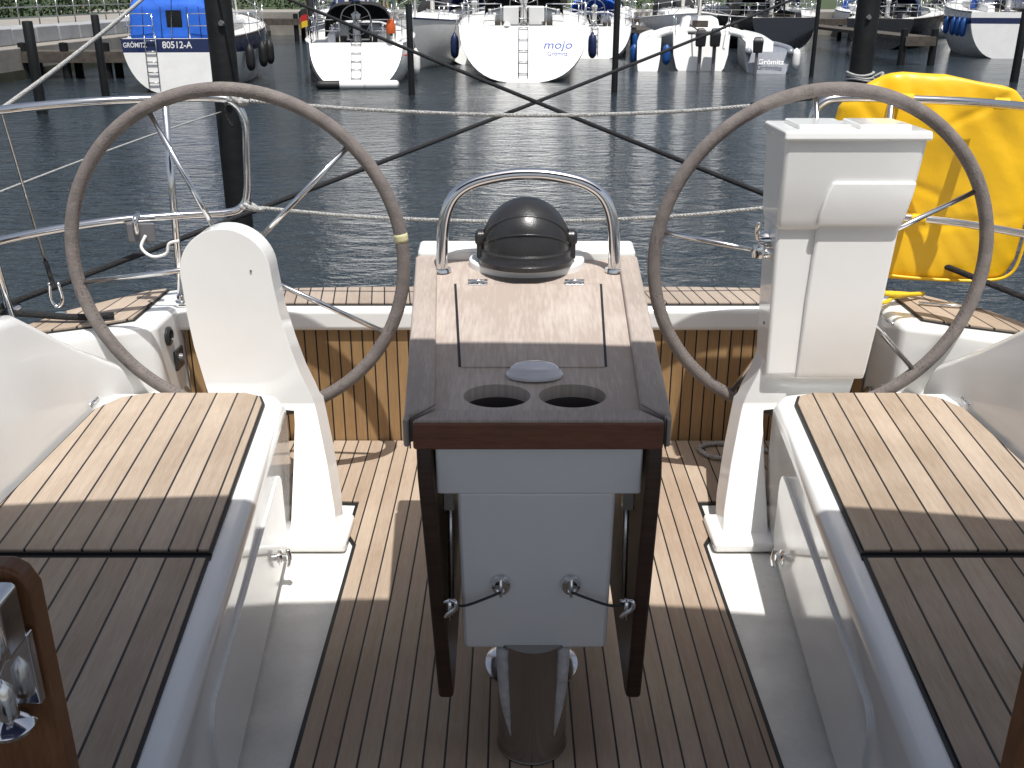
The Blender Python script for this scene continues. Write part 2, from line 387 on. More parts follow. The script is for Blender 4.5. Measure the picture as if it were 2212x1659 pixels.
lathe('throttle_grip_ball', [(0, -.024), (.018, -.018), (.024, 0), (.018, .018), (0, .024)], (.755, 2.985, .86), CHROME, pr)
for i, z in enumerate((.62, .80, .84)):
    lathe('pod_button', [(0, 0), (.006, 0), (.005, .003), (0, .003)], (.803, 3.02 + .01 * i, z), GREYP, pr, rot=(0, -math.pi / 2, 0), seg=12)

# ---------------------------------------------------------------- steering wheels
def wheel(s, a0, tape=False):
    g = group('steering_wheel')
    R = .535; cx = CX + s * .941; cy = 3.15; cz = .79; rt = .0215
    pts = [(cx + R * math.cos(a), cy, cz + R * math.sin(a)) for a in [2 * math.pi * i / 96 for i in range(96)]]
    tube('rim', pts, rt, LEATHER, g, n=1, cyc=True, seg=16)
    vs = []; fs = []
    ns = 210
    for i in range(ns):
        a = 2 * math.pi * i / ns; th = rad(150)
        for u, w_ in ((-.0035, -.10), (-.0022, -.13), (.0035, .10), (.0022, .13)):
            ang = th + w_; rr = R + (rt + .0006) * math.cos(ang)
            vs.append((cx + rr * math.cos(a + u / R), cy - (rt + .0006) * math.sin(ang), cz + rr * math.sin(a + u / R)))
        fs.append([i * 4, i * 4 + 1, i * 4 + 2, i * 4 + 3])
    mk('stitching', vs, fs, STITCH, g)
    hub = Vector((cx, cy - .05, cz))
    for k in range(5):
        a = rad(a0 + 72 * k)
        e = Vector((cx + (R - .01) * math.cos(a), cy, cz + (R - .01) * math.sin(a)))
        tube('spoke_%d' % (k + 1), [hub + (e - hub) * .05, e], .0088, CHROME, g, n=1, seg=10)
        for da in (-.012, .012):
            for sg in (-1, 1):
                q0 = Vector((cx + (R + .010) * math.cos(a + .05 + da - .009 * sg), cy - .0195, cz + (R + .010) * math.sin(a + .05 + da - .009 * sg)))
                q1 = Vector((cx + (R - .010) * math.cos(a + .05 + da + .009 * sg), cy - .0195, cz + (R - .010) * math.sin(a + .05 + da + .009 * sg)))
                tube('stitch_cross', [q0, q1], .0012, STITCH, g, n=1, seg=5)
    lathe('hub', [(0, -.03), (.035, -.03), (.045, -.015), (.045, .01), (.03, .03), (0, .035)], (cx, cy - .05, cz), CHROME, g, rot=(-math.pi / 2, 0, 0))
    if tape:
        ps = [(cx + R * math.cos(a), cy, cz + R * math.sin(a)) for a in [rad(6.5 + i) for i in range(4)]]
        tube('marker_tape', ps, rt + .0008, TAPE, g, n=1, seg=14)
wheel(-1, 116, True); wheel(1, 25.6)

# ---------------------------------------------------------------- cockpit table
tb = group('cockpit_table')
SH = lambda x, y, z: (x, y, z + (y - 1.75) * .14)
def ellp(cx, cy, rx, ry, n=40): return [(cx + rx * math.cos(2 * math.pi * i / n), cy + ry * math.sin(2 * math.pi * i / n)) for i in range(n)]
top = prism('table_top', [(-.158, 1.77), (.258, 1.77), (.282, 2.55), (-.20, 2.55)], .805, .833, TABLE, tb, post=SH)
cups = [(-.030, 1.848), (.121, 1.848)]
cut = [prism('cut', ellp(cx, cy, .0675, .046), .70, .90, TABLE, post=SH) for cx, cy in cups]
cut.append(prism('cut', ellp(.041, 1.990, .021, .013, 24), .70, .90, TABLE, post=SH))
boolcut(top, cut)
for cx, cy in cups:
    n = 40; e = ellp(cx, cy, .0682, .0467); vs = [SH(x, y, .831) for x, y in e] + [SH(x, y, .775) for x, y in e]
    mk('cup_holder', vs, [[i, (i + 1) % n, n + (i + 1) % n, n + i] for i in range(n)], CUPG, tb, smooth=True)
    prism('cup_bottom', ellp(cx, cy, .0680, .0465), .770, .775, CUPB, tb, post=SH)
prism('lock_recess', ellp(.041, 1.990, .022, .014, 24), .775, .780, BLACK, tb, post=SH)
n = 24; e = ellp(.041, 1.990, .0215, .0135, 24)
mk('lock_barrel', [SH(x, y, .831) for x, y in e] + [SH(x, y, .776) for x, y in e], [[i, (i + 1) % n, n + (i + 1) % n, n + i] for i in range(n)], BLACK, tb, smooth=True)
prism('side_rail_a', [(-.207, 1.752), (-.150, 1.785), (-.196, 2.55), (-.252, 2.55)], .782, .846, TABLER, tb, bevel=.007, post=SH)
prism('side_rail_b', [(.307, 1.752), (.250, 1.785), (.278, 2.55), (.328, 2.55)], .782, .846, TABLER, tb, bevel=.007, post=SH)
prism('front_rail', [(-.192, 1.733), (.292, 1.733), (.270, 1.760), (-.170, 1.760)], .780, .838, MAHOG, tb, bevel=.006)
prism('front_rail_cap', [(-.190, 1.736), (.290, 1.736), (.250, 1.788), (-.150, 1.788)], .815, .8425, TABLER, tb, bevel=.004)
for sx, xa, xb in ((-1, -.1965, -.1500), (1, .2925, .2500)):
    mk('mitre_seam', [(xa, 1.7345, .8445), (xa + .003, 1.7345, .8445), (xb + .003, 1.79, .8525), (xb, 1.79, .8525), (xa, 1.7315, .785), (xa + .003, 1.7315, .785)], [[0, 1, 2, 3], [4, 5, 1, 0]], RUBBER, tb)
    box('rail_end', min(xa, xa + sx * .0125), max(xa, xa + sx * .0125), 1.738, 1.77, .784, .843, TABLER, tb, bevel=.005)
prism('lid_gap', [(-.113, 1.968), (.201, 1.968), (.224, 2.395), (-.144, 2.395)], .82, .8343, RUBBER, tb, post=SH)
prism('lid', [(-.107, 1.963), (.195, 1.963), (.218, 2.390), (-.138, 2.390)], .82, .8365, TABLE, tb, post=SH, bevel=.001)
for hx in (-.085, .155):
    box('hinge', hx - .024, hx + .024, 2.378, 2.408, .835, .8400, CHROME, tb, bevel=.002, post=SH)
    tube('hinge_pin', [SH(hx - .024, 2.393, .842), SH(hx + .024, 2.393, .842)], .0045, CHROME, tb, n=1)
    for q in (-.014, .0, .014): lathe('hinge_screw', [(0, 0), (.003, 0), (0, .001)], SH(hx + q, 2.383, .8405), BLACK, tb, seg=8)
lathe('dome_light_base', [(0, 0), (.059, 0), (.060, .006), (.055, .012), (0, .012)], SH(.047, 1.930, .833), LENS, tb, scale=(1, .60, 1))
lathe('dome_light_lens', [(.052, 0), (.050, .008), (.040, .015), (.02, .019), (0, .020)], SH(.047, 1.930, .844), LENS, tb, scale=(1, .60, 1))
box('end_moulding', -.248, .325, 2.552, 2.63, .70, .858, GEL, tb, bevel=.012, post=SH)
prism('compass_plinth', ellp(.038, 2.52, .150, .088, 48), .80, .852, GEL, tb, bevel=.006, post=SH)
box('box_lip_front', -.150, .256, 1.757, 1.777, .672, .782, GEL, tb, bevel=.006)
box('box_lip', -.148, .254, 1.765, 2.50, .672, .742, GEL, tb, bevel=.012)
levels('console_box', [(.285, -.100, .198, 1.785, 2.38), (.30, -.104, .202, 1.777, 2.40), (.672, -.110, .208, 1.768, 2.46)], GEL, tb, .010)
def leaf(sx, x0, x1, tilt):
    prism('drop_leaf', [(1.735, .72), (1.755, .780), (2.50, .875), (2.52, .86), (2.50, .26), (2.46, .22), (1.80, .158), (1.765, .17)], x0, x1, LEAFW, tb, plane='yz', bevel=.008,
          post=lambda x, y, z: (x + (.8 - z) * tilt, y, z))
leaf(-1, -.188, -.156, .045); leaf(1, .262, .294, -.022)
for sx, rx, hx in ((-1, -.023, -.128), (1, .1226, .236)):
    lathe('ring_plate', [(0, 0), (.021, 0), (.019, .006), (.013, .008), (.012, .002), (0, .002)], (rx, 1.770, .455), CHROME, tb, rot=(math.pi / 2, 0, 0), scale=(1, 1.15, 1))
    tube('ring_bar', [(rx, 1.762, .478), (rx, 1.752, .455), (rx, 1.762, .432)], .004, CHROME, tb, n=4)
    tube('cord', [(rx, 1.750, .450), (rx + (hx - rx) * .3, 1.748, .436), (rx + (hx - rx) * .7, 1.742, .423), (hx, 1.742, .425)], .0032, BLACK, tb, n=5, seg=6)
    tube('hook', [(hx - .012, 1.745, .43), (hx + .01, 1.738, .437), (hx + .012, 1.735, .42), (hx - .004, 1.738, .405), (hx - .010, 1.742, .395)], .0045, CHROME, tb, n=4)
    tube('hook_pin', [(hx, 1.742, .44), (hx, 1.742, .39)], .005, CHROME, tb, n=1)
    tube('leaf_strut', [(hx - sx * .003, 1.80, .66), (hx, 1.79, .40)], .006, STEEL, tb, n=1)
    box('strut_bracket', hx - .012, hx + .012, 1.785, 1.81, .62, .665, STEEL, tb, bevel=.003)
# single solid column; two pale ribs paint bright reflections on its flanks, fading towards the foot
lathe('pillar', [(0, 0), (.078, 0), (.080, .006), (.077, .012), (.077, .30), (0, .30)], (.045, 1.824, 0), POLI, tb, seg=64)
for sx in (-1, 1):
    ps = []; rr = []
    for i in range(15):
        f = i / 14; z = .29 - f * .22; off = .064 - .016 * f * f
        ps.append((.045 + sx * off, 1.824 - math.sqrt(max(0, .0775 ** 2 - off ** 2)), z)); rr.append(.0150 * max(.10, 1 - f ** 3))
    tube('pillar_glint', ps, .012, GLINT, tb, n=1, radii=rr, seg=14)
lathe('pillar_flange', [(0, 0), (.118, 0), (.118, .006), (.10, .012), (.045, .016), (.045, .30), (0, .30)], (.050, 2.11, .0), CHROME, tb, seg=48)

# ---------------------------------------------------------------- grab rail + compass
gr = group('grab_rail')
hp = [(-.178, 2.475, .92), (-.177, 2.475, 1.0), (-.168, 2.475, 1.075), (-.143, 2.475, 1.128), (-.095, 2.477, 1.160), (-.02, 2.48, 1.177), (.041, 2.48, 1.181), (.102, 2.48, 1.177), (.177, 2.477, 1.160), (.225, 2.475, 1.128), (.250, 2.475, 1.075), (.259, 2.475, 1.0), (.260, 2.475, .92)]
tube('rail', hp, .0150, CHROME, gr, n=6, seg=16)
for x in (-.178, .260): lathe('rail_foot', [(0, 0), (.024, 0), (.022, .008), (0, .010)], (x, 2.475, .935), CHROME, gr)

cp = group('compass')
cc = (.036, 2.505, .955)
lathe('base_ring', [(0, 0), (.122, 0), (.124, .012), (.118, .02), (.118, .035), (.112, .04), (0, .04)], cc, BLACK, cp, seg=48)
prof = [(.113, 0), (.1135, .012)] + [(.112 * math.cos(a), .012 + .120 * math.sin(a)) for a in [i / 14 * math.pi / 2 for i in range(1, 15)]]
lathe('hood', prof, (cc[0], cc[1], cc[2] + .032), BLACK, cp, seg=48)
def arc(name, tilt, r, th):
    pts = []
    for i in range(25):
        a = math.pi * i / 24
        x = r * math.cos(a); h = r * 1.05 * math.sin(a)
        pts.append((cc[0] + x, cc[1] - h * math.sin(tilt), cc[2] + .036 + h * math.cos(tilt)))
    tube(name, pts, th, BLACK, cp, n=1, seg=8)
arc('hood_edge', rad(38), .1140, .0050)
arc('hood_edge_b', rad(8), .1140, .0030)
arc('hood_edge_c', rad(62), .1120, .0030)
for s in (-1, 1):
    lathe('pivot', [(0, 0), (.022, 0), (.022, .014), (.014, .022), (0, .023)], (cc[0] + s * .108, cc[1] - .005, cc[2] + .062), BLACK, cp, rot=(0, s * math.pi / 2, 0))
    box('pivot_arm', cc[0] + s * .118 - .008, cc[0] + s * .118 + .008, cc[1] - .022, cc[1] + .012, cc[2] + .01, cc[2] + .062, BLACK, cp, bevel=.004)

# ---------------------------------------------------------------- pushpit rails
def pushpit(s):
    g = group('pushpit_rail')
    r = .0140; D = lambda d, y, z: (CX + s * d, y, z)
    pts = [D(1.93, 1.6, 1.24), D(1.86, 2.4, 1.25), D(1.72, 3.05, 1.255), D(1.50, 3.38, 1.26), D(1.25, 3.50, 1.262), D(1.08, 3.53, 1.262), D(1.01, 3.535, 1.245), D(.980, 3.54, 1.18), D(.985, 3.54, 1.06), D(.995, 3.54, .94),
           D(1.02, 3.54, .885), D(1.08, 3.535, .865), D(1.25, 3.50, .862), D(1.50, 3.38, .86), D(1.74, 3.05, .855), D(1.87, 2.4, .85), D(1.93, 1.6, .85)]
    tube('rail_tube', pts, r, CHROME, g, n=8, seg=12)
    tube('stanchion_1', [D(1.235, 3.50, 1.262), D(1.27, 3.52, .54)], .0125, CHROME, g, n=1, seg=12)
    tube('stanchion_2', [D(1.72, 3.05, 1.25), D(1.735, 3.20, .54)], .0125, CHROME, g, n=1, seg=12)
    tube('stanchion_3', [D(1.88, 2.2, 1.25), D(1.85, 2.2, .54)], .0125, CHROME, g, n=1, seg=12)
    for d, y in ((1.27, 3.52), (1.735, 3.20), (1.85, 2.2)):
        lathe('stanchion_foot', [(0, 0), (.03, 0), (.03, .006), (.018, .012), (.016, .03), (0, .03)], D(d, y, .535), CHROME, g, seg=20)
    return g
pushpit(-1); pushpit(1)

hk = group('outboard_bracket')
box('bracket_plate', -1.34, -1.24, 3.41, 3.425, .785, .855, GREYP, hk, bevel=.02)
tube('bracket_clamp', [(-1.30, 3.44, .878), (-1.30, 3.40, .868), (-1.30, 3.405, .82)], .010, CHROME, hk, n=4)
tube('bracket_hook', [(-1.27, 3.40, .815), (-1.285, 3.385, .775), (-1.25, 3.38, .745), (-1.20, 3.38, .755), (-1.185, 3.38, .79), (-1.15, 3.38, .80)], .0055, GEL, hk, n=6)

def rope(name, pts, r, m, n=12, seg=8, extra=None):
    g = group(name); tube('line', pts, r, m, g, n=n, seg=seg); return g
def laid(g, pts, r, m, pitch=.035, n=10):
    P = catmull(pts, n); L = [0]
    for a, b in zip(P, P[1:]): L.append(L[-1] + (b - a).length)
    tot = L[-1]; steps = int(tot / pitch * 7)
    res = []
    j = 0
    for i in range(steps + 1):
        d = tot * i / steps
        while j < len(L) - 2 and L[j + 1] < d: j += 1
        f = (d - L[j]) / max(1e-9, L[j + 1] - L[j]); res.append((P[j].lerp(P[j + 1], f), d, (P[j + 1] - P[j]).normalized()))
    for k in range(3):
        q = []
        for p, d, t in res:
            u = t.cross(Vector((0, 0, 1))).normalized(); v = t.cross(u); a = 2 * math.pi * (d / pitch + k / 3)
            q.append(p + (u * math.cos(a) + v * math.sin(a)) * r * .5)
        tube('strand_%d' % (k + 1), q, r * .56, m, g, n=1, seg=6)
g = group('guard_rope'); laid(g, [(-.90, 3.54, 1.252), (-.5, 3.54, 1.222), (.04, 3.54, 1.203), (.55, 3.54, 1.215), (.90, 3.54, 1.242)], .0068, ROPEW)
tube('rope_tail', [(.82, 3.538, 1.237), (.97, 3.538, 1.256), (1.03, 3.54, 1.262)], .009, ROPEB, g, n=4)
tube('rope_knot', [(-.96, 3.52, 1.27), (-.93, 3.51, 1.25), (-.92, 3.55, 1.24), (-.95, 3.56, 1.262), (-.97, 3.52, 1.258), (-.90, 3.52, 1.25)], .008, ROPEW, g, n=6)
tube('rope_turnbuckle', [(-.98, 3.52, 1.245), (-.985, 3.53, 1.20), (-.965, 3.53, 1.165)], .0045, ROPEB, g, n=4)
g = group('guard_rope'); laid(g, [(-.93, 3.54, .885), (-.5, 3.54, .848), (.04, 3.54, .833), (.55, 3.54, .85), (.98, 3.54, .89)], .0068, ROPEW)
tube('rope_knot', [(-.95, 3.52, .90), (-.92, 3.51, .885), (-.91, 3.55, .875), (-.94, 3.56, .892), (-.96, 3.52, .888), (-.88, 3.52, .88)], .008, ROPEW, g, n=6)

# yellow lifebuoy bag on the starboard rail
lb = group('lifebuoy_bag')
def interp(tab, z):
    for (z0, v0), (z1, v1) in zip(tab, tab[1:]):
        if z0 <= z <= z1:
            f = (z - z0) / (z1 - z0)
            return v0 + (v1 - v0) * f
    return tab[-1][1]
XL = [(.60, 1.38), (.61, 1.355), (.635, 1.335), (.70, 1.325), (.90, 1.265), (1.05, 1.205), (1.16, 1.155), (1.22, 1.165), (1.28, 1.22), (1.315, 1.275), (1.33, 1.31), (1.337, 1.36)]
XR = [(.60, 1.72), (.61, 1.765), (.635, 1.80), (.70, 1.825), (.90, 1.835), (1.05, 1.83), (1.16, 1.81), (1.22, 1.785), (1.28, 1.73), (1.30, 1.68), (1.325, 1.56), (1.337, 1.50)]
vs = []; fs = []; nu, nv = 64, 80
Z0, Z1 = .60, 1.337
for side in (-1, 1):
    for j in range(nv + 1):
        q0 = 2 * j / nv - 1
        z = (Z0 + Z1) / 2 + (Z1 - Z0) / 2 * math.sin(q0 * math.pi / 2) * .5 + (Z1 - Z0) / 2 * q0 * .5; q = abs(2 * (z - Z0) / (Z1 - Z0) - 1)
        z = min(max(z, Z0), Z1)
        a = interp(XL, z); b = interp(XR, z)
        for i in range(nu + 1):
            p0 = 2 * i / nu - 1; p = .5 * p0 + .5 * math.sin(p0 * math.pi / 2)
            x = (a + b) / 2 + (b - a) / 2 * p
            e = max(0, (1 - abs(p) ** 10)) ** .5 * max(0, (1 - min(1, q) ** 14)) ** .5
            w = noise.noise(Vector((x * 4, z * 3, side * 3.))) * .022 + noise.noise(Vector((x * 16 + z * 9, z * 6, side * 7.))) * .006
            w += .006 * math.sin(x * 34 + 5 * noise.noise(Vector((x * 3, z * 4, 1)))) * max(0, (z - 1.08) / .26)
            for (fx, fz, ang, wd) in ((1.30, 1.15, .9, .016), (1.62, 1.22, -.5, .014), (1.45, .95, .35, .014), (1.6, .82, -.2, .016)):
                dd = (x - fx) * math.sin(ang) + (z - fz) * math.cos(ang); ll = (x - fx) * math.cos(ang) - (z - fz) * math.sin(ang)
                w -= .006 * math.exp(-(dd / wd) ** 2) * math.exp(-(ll / .18) ** 2)
            y = 3.60 + (x - 1.5) * -.20 + side * (.035 + w) * e
            vs.append((x, y, z + .012 * noise.noise(Vector((x * 7, 0, j * .05))) * (1 if z > 1.1 else .4)))
M = (nu + 1) * (nv + 1)
for s_ in (0, 1):
    for j in range(nv):
        for i in range(nu):
            k = s_ * M + j * (nu + 1) + i
            fs.append([k, k + 1, k + nu + 2, k + nu + 1])
mk('bag_body', vs, fs, YEL, lb, smooth=True)
tube('bag_piping', [(1.335, 3.60, .64), (1.40, 3.583, .622), (1.56, 3.55, .615), (1.72, 3.518, .62), (1.80, 3.502, .645), (1.827, 3.497, .72), (1.835, 3.495, .90), (1.83, 3.495, 1.05), (1.80, 3.50, 1.2)], .006, YEL, lb, n=8)
for x, y, z in ((1.335, 3.489, 1.262), (1.60, 3.36, 1.26), (1.42, 3.444, .861)):
    lathe('strap', [(.017, -.024), (.019, -.022), (.019, .022), (.017, .024)], (x, y, z), YEL, lb, rot=(0, math.pi / 2, rad(-25)), seg=20)
    box('strap_tab', x - .020, x + .020, y + .008, y + .14, z - .008, z - .004, YEL, lb, bevel=.001)
yr = group('yellow_rope_coil')
tube('coil', [(1.33, 3.50, .66), (1.31, 3.48, .61), (1.28, 3.47, .585), (1.24, 3.45, .575), (1.26, 3.40, .57), (1.33, 3.41, .57), (1.38, 3.46, .575), (1.45, 3.50, .572), (1.35, 3.46, .59), (1.27, 3.44, .595), (1.23, 3.48, .60), (1.30, 3.43, .60), (1.38, 3.44, .59), (1.50, 3.50, .575)], .008, YELR, yr, n=8)
bs = group('backstay')
tube('wire', [(-1.585, 3.30, .74), (-1.635, 3.25, 1.4), (-2.05, 2.8, 5.5)], .0045, STEEL, bs, n=1, seg=8)
tube('fork', [(-1.577, 3.31, .66), (-1.585, 3.30, .75)], .008, BLACK, bs, n=1, seg=8)
tube('shackle', [(-1.59, 3.31, .67), (-1.595, 3.31, .61), (-1.575, 3.31, .585), (-1.555, 3.31, .61), (-1.56, 3.31, .67)], .006, CHROME, bs, n=5)
lathe('chainplate', [(0, 0), (.025, 0), (.022, .01), (0, .012)], (-1.575, 3.31, .55), CHROME, bs)

def pile(x, y, r, top, m=TARP):
    g = group('mooring_pile')
    lathe('post', [(0, -3.0), (r * 1.05, -3.0), (r, -.9), (r * .97, 0), (r * .95, top - .02), (r * .85, top), (0, top + .01)], (x, y, 0), m, g, seg=24)
    return g
pL = pile(-2.51, 9.1, .118, 3.2); pR = pile(3.75, 11.2, .125, 3.4)
for z in (.7, 1.35): lathe('bolt', [(0, 0), (.03, 0), (.02, .02), (0, .02)], (-2.47, 8.985, z), STEEL, pL, rot=(math.pi / 2, 0, 0), seg=12)
lathe('bolt', [(0, 0), (.03, 0), (.02, .02), (0, .02)], (3.73, 11.08, 1.35), STEEL, pR, rot=(math.pi / 2, 0, 0), seg=12)
def sag(a, b, s, n=8):
    a, b = Vector(a), Vector(b)
    return [a + (b - a) * (i / n) + Vector((0, 0, -s * 4 * (i / n) * (1 - i / n))) for i in range(n + 1)]
rope('mooring_line', sag((1.83, 3.25, .60), (-2.50, 8.98, 1.80), .02), .0115, ROPEB, n=3)
rope('mooring_line', sag((-1.76, 3.20, .60), (3.72, 11.07, 1.86), .03), .0115, ROPEB, n=3)
g = group('mooring_line'); laid(g, sag((-2.3, 2.4, .72), (-2.60, 9.0, 1.95), .10), .0125, ROPEW, pitch=.07, n=4)
rope('mooring_line', sag((-2.3, 2.6, .75), (-2.55, 8.98, .62), -.03), .006, ROPEW, n=3)
def ring(g, x, y, z, r, m=ROPEW, k=3):
    for i in range(k):
        pts = [(x + r * math.cos(a), y + r * math.sin(a), z + i * .03 + .015 * math.sin(a * 2 + i)) for a in [2 * math.pi * j / 20 for j in range(20)]]
        tube('rope_turn', pts, .014, m, g, n=1, cyc=True, seg=8)
ring(pR, 3.75, 11.2, .72, .137); ring(pL, -2.51, 9.1, 1.78, .13, ROPEB)
tube('rope_tail', [(3.85, 11.05, .76), (3.93, 11.02, .80), (3.9, 11.0, .70), (4.05, 11.0, .60), (4.3, 10.6, .42)], .014, ROPEW, pR, n=6)
rope('mooring_line', sag((1.9, 2.6, .62), (3.85, 11.05, .74), .05), .010, ROPEW, n=3)
g = group('stern_line')
tube('line', [(-1.76, 3.20, .60), (-1.62, 3.22, .585), (-1.48, 3.22, .575), (-1.36, 3.25, .572)], .012, ROPEB, g, n=6)
def cleat(x, y, rz=0):
    g = group('cleat', (x, y, .55), rz)
    tube('horn', [(-.09, 0, .045), (-.04, 0, .038), (.04, 0, .038), (.09, 0, .045)], .010, CHROME, g, n=5)
    tube('leg', [(-.025, 0, 0), (-.025, 0, .04)], .010, CHROME, g, n=1); tube('leg', [(.025, 0, 0), (.025, 0, .04)], .010, CHROME, g, n=1)
cleat(-1.73, 3.20, 1.1); cleat(1.82, 3.20, -1.1)
g = group('coiled_line')
tube('line', [(.86, 3.38, .012), (.78, 3.42, .012), (.70, 3.38, .012), (.74, 3.30, .012), (.84, 3.30, .014), (.92, 3.36, .012), (1.0, 3.33, .012)], .008, ROPEW, g, n=8)

def cpost(s):
    g = group('companionway_post')
    W = planks('varnished_teak', (1, 0, 0), (0, 0, 1), 5., (.16, .07, .03), (.30, .15, .07), .00001, off=.37, grain=(60, 4), rough=.35, var=.0)
    x0 = -.658 if s < 0 else .742
    prism('post_board', [(x0, .35), (x0, .835), (x0 + s * .012, .862), (x0 + s * .03, .873), (x0 + s * .16, .873), (x0 + s * .16, .35)], 1.165, 1.20, W, g, plane='xz', bevel=.006)
    if s < 0:
        box('bracket', -.74, -.668, 1.09, 1.158, .765, .862, CHROME, g, bevel=.012)
        box('bracket_tongue', -.735, -.665, 1.145, 1.162, .66, .78, CHROME, g, bevel=.004)
        lathe('bracket_knob', [(0, 0), (.030, 0), (.034, .008), (.030, .014), (.014, .022), (.012, .07), (0, .085)], (-.70, 1.12, .640), CHROME, g)
        tube('bracket_lever', [(-.675, 1.085, .84), (-.668, 1.078, .80), (-.685, 1.075, .76), (-.70, 1.08, .73)], .010, CHROME, g, n=5)
        lathe('bracket_pin', [(0, 0), (.012, 0), (.010, .008), (0, .010)], (-.69, 1.088, .80), STEEL, g, rot=(math.pi / 2, 0, 0), seg=16)
cpost(-1); cpost(1)

# bimini top above the companionway: shades the forward cockpit
bi = group('bimini_top')
vs = []; fs = []; nx, ny = 24, 10
for j in range(ny + 1):
    for i in range(nx + 1):
        p = 2 * i / nx - 1
        ye = 1.31 + .13 * (1 - p * p)
        y = -1.7 + (ye + 1.7) * j / ny
        vs.append((CX + 1.75 * p, y, 2.62 - .16 * p * p - .10 * abs(p) ** 6 - .02 * math.cos(j * 1.9)))
for j in range(ny):
    for i in range(nx):
        k = j * (nx + 1) + i; fs.append([k, k + 1, k + nx + 2, k + nx + 1])
o = mk('canopy', vs, fs, NAVYF, bi, smooth=True); sm = o.modifiers.new('s', 'SOLIDIFY'); sm.thickness = .01
for y, yb in ((1.2, .1), (-1.6, -.1), (-.2, 0.0)):
    tube('bow', [(CX - 1.80, yb, .6), (CX - 1.78, y * .5 + yb * .5, 1.6), (CX - 1.6, y, 2.38), (CX - 1.0, y, 2.53), (CX, y, 2.58), (CX + 1.0, y, 2.53), (CX + 1.6, y, 2.38), (CX + 1.78, y * .5 + yb * .5, 1.6), (CX + 1.80, yb, .6)], .012, CHROME, bi, n=6)

# ================================================================= WATER & LAND
WZ = -.9
m, nt, p = newmat('harbour_water')
tc = N(nt, 'ShaderNodeTexCoord')
def wn_(scale, sx, sy, det, rot=0):
    mp = N(nt, 'ShaderNodeMapping'); mp.inputs['Scale'].default_value = (sx, sy, 1); mp.inputs['Rotation'].default_value = (0, 0, rot)
    nt.links.new(tc.outputs['Object'], mp.inputs['Vector'])
    t = N(nt, 'ShaderNodeTexNoise'); t.inputs['Scale'].default_value = scale; t.inputs['Detail'].default_value = det; t.inputs['Roughness'].default_value = .55
    t.inputs['Distortion'].default_value = .4
    nt.links.new(mp.outputs[0], t.inputs['Vector']); return t.outputs[0]
h = mathn(nt, 'ADD', mathn(nt, 'MULTIPLY', wn_(1.0, .8, 1.5, 3, .15), .50), mathn(nt, 'MULTIPLY', wn_(3.6, .75, 1.5, 4, -.2), .40))
h = mathn(nt, 'ADD', h, mathn(nt, 'MULTIPLY', wn_(10, .75, 1.3, 3, .1), .16))
gst = rng(nt, wn_(.12, 1.0, 2.2, 3, .1), .35, .65, .6, 1.1)
b = N(nt, 'ShaderNodeBump'); b.inputs['Distance'].default_value = .15
nt.links.new(gst, b.inputs['Strength'])
nt.links.new(h, b.inputs['Height']); nt.links.new(b.outputs[0], p.inputs['Normal'])
p.inputs['Base Color'].default_value = (.018, .026, .032, 1); p.inputs['Roughness'].default_value = .07; p.inputs['IOR'].default_value = 1.33
mk('water', [(-1500, -1500, WZ), (1500, -1500, WZ), (1500, 1500, WZ), (-1500, 1500, WZ)], [[0, 1, 2, 3]], m)
GRASS = mat('grass', (.06, .09, .03), .9, var=.3, vs=.6, bump=.6, bs=3)
PAVE = mat('paving', (.30, .28, .25), .9, var=.15, vs=1)
LEAF = mat('foliage', (.045, .075, .022), .7, var=.35, vs=.8)
LEAF2 = mat('foliage_dark', (.03, .06, .018), .7, var=.35, vs=.8)
BARK = mat('bark', (.07, .055, .04), .9, bump=.6, bs=10)
mk('ground', [(-1500, 70, .42), (1500, 70, .42), (1500, 1500, .42), (-1500, 1500, .42), (-1500, -300, .42), (-23, -300, .42), (-23, 70, .42)], [[0, 6, 1, 2, 3], [4, 5, 6, 0]], GRASS)
mk('promenade', [(-23, -200, .43), (-17.5, -200, .43), (-17.5, 66, .43), (-23, 66, .43)], [[0, 1, 2, 3]], PAVE)
mk('promenade_path', [(-30, 66, .434), (80, 66, .434), (80, 76, .434), (-30, 76, .434)], [[0, 1, 2, 3]], PAVE)
qw = group('quay_wall')
box('lower_wall', -17.5, -15.0, -100, 66, -3, .02, CONC, qw, bevel=.04)
box('waterline_band', -15.0, -14.97, -100, 66, -3, -.62, ALGAE, qw)
box('back_wall', -23, -17.3, -100, 66, -3, .425, CONC, qw)
box('end_wall', -30, 80, 65.5, 66.2, -3, .43, CONC, qw)
for i in range(30):
    y = 14 + i * 1.75
    box('block_%d' % i, -17.0 - random.uniform(0, .1), -15.7 - random.uniform(0, .08), y, y + 1.66, .02, .52 + random.uniform(-.02, .02), BLOCK, qw, bevel=.04)
rl = group('promenade_railing')
for i in range(36): tube('post', [(-17.3, 10 + i * 1.6, .40), (-17.3, 10 + i * 1.6, 1.45)], .025, STEEL, rl, n=1, seg=6)
for z in (.75, 1.1, 1.45): tube('rail', [(-17.3, 10, z), (-17.3, 66, z)], .022, STEEL, rl, n=1, seg=6)
def pier(x0, x1, y0, y1, zt, step):
    g = group('timber_pier')
    box('deck', x0, x1, y0, y1, zt - .12, zt, OLDW, g)
    box('edge_beam', x0, x1, y0 - .06, y0, zt - .32, zt - .04, OLDW, g)
    n = int((x1 - x0) / step)
    for i in range(n + 1):
        x = x0 + (x1 - x0) * i / max(n, 1)
        for y in (y0 + .15, y1 - .15):
            lathe('pile', [(0, -3), (.14, -3), (.13, zt + (.25 if y < y0 + .5 else -.1)), (0, zt + (.27 if y < y0 + .5 else -.1))], (x, y, 0), TARP, g, seg=12)
    return g
pier(-15, -11.2, 32.0, 33.2, -.1, 1.2)
pier(-15, 45, 57, 59.2, .25, 3.2)
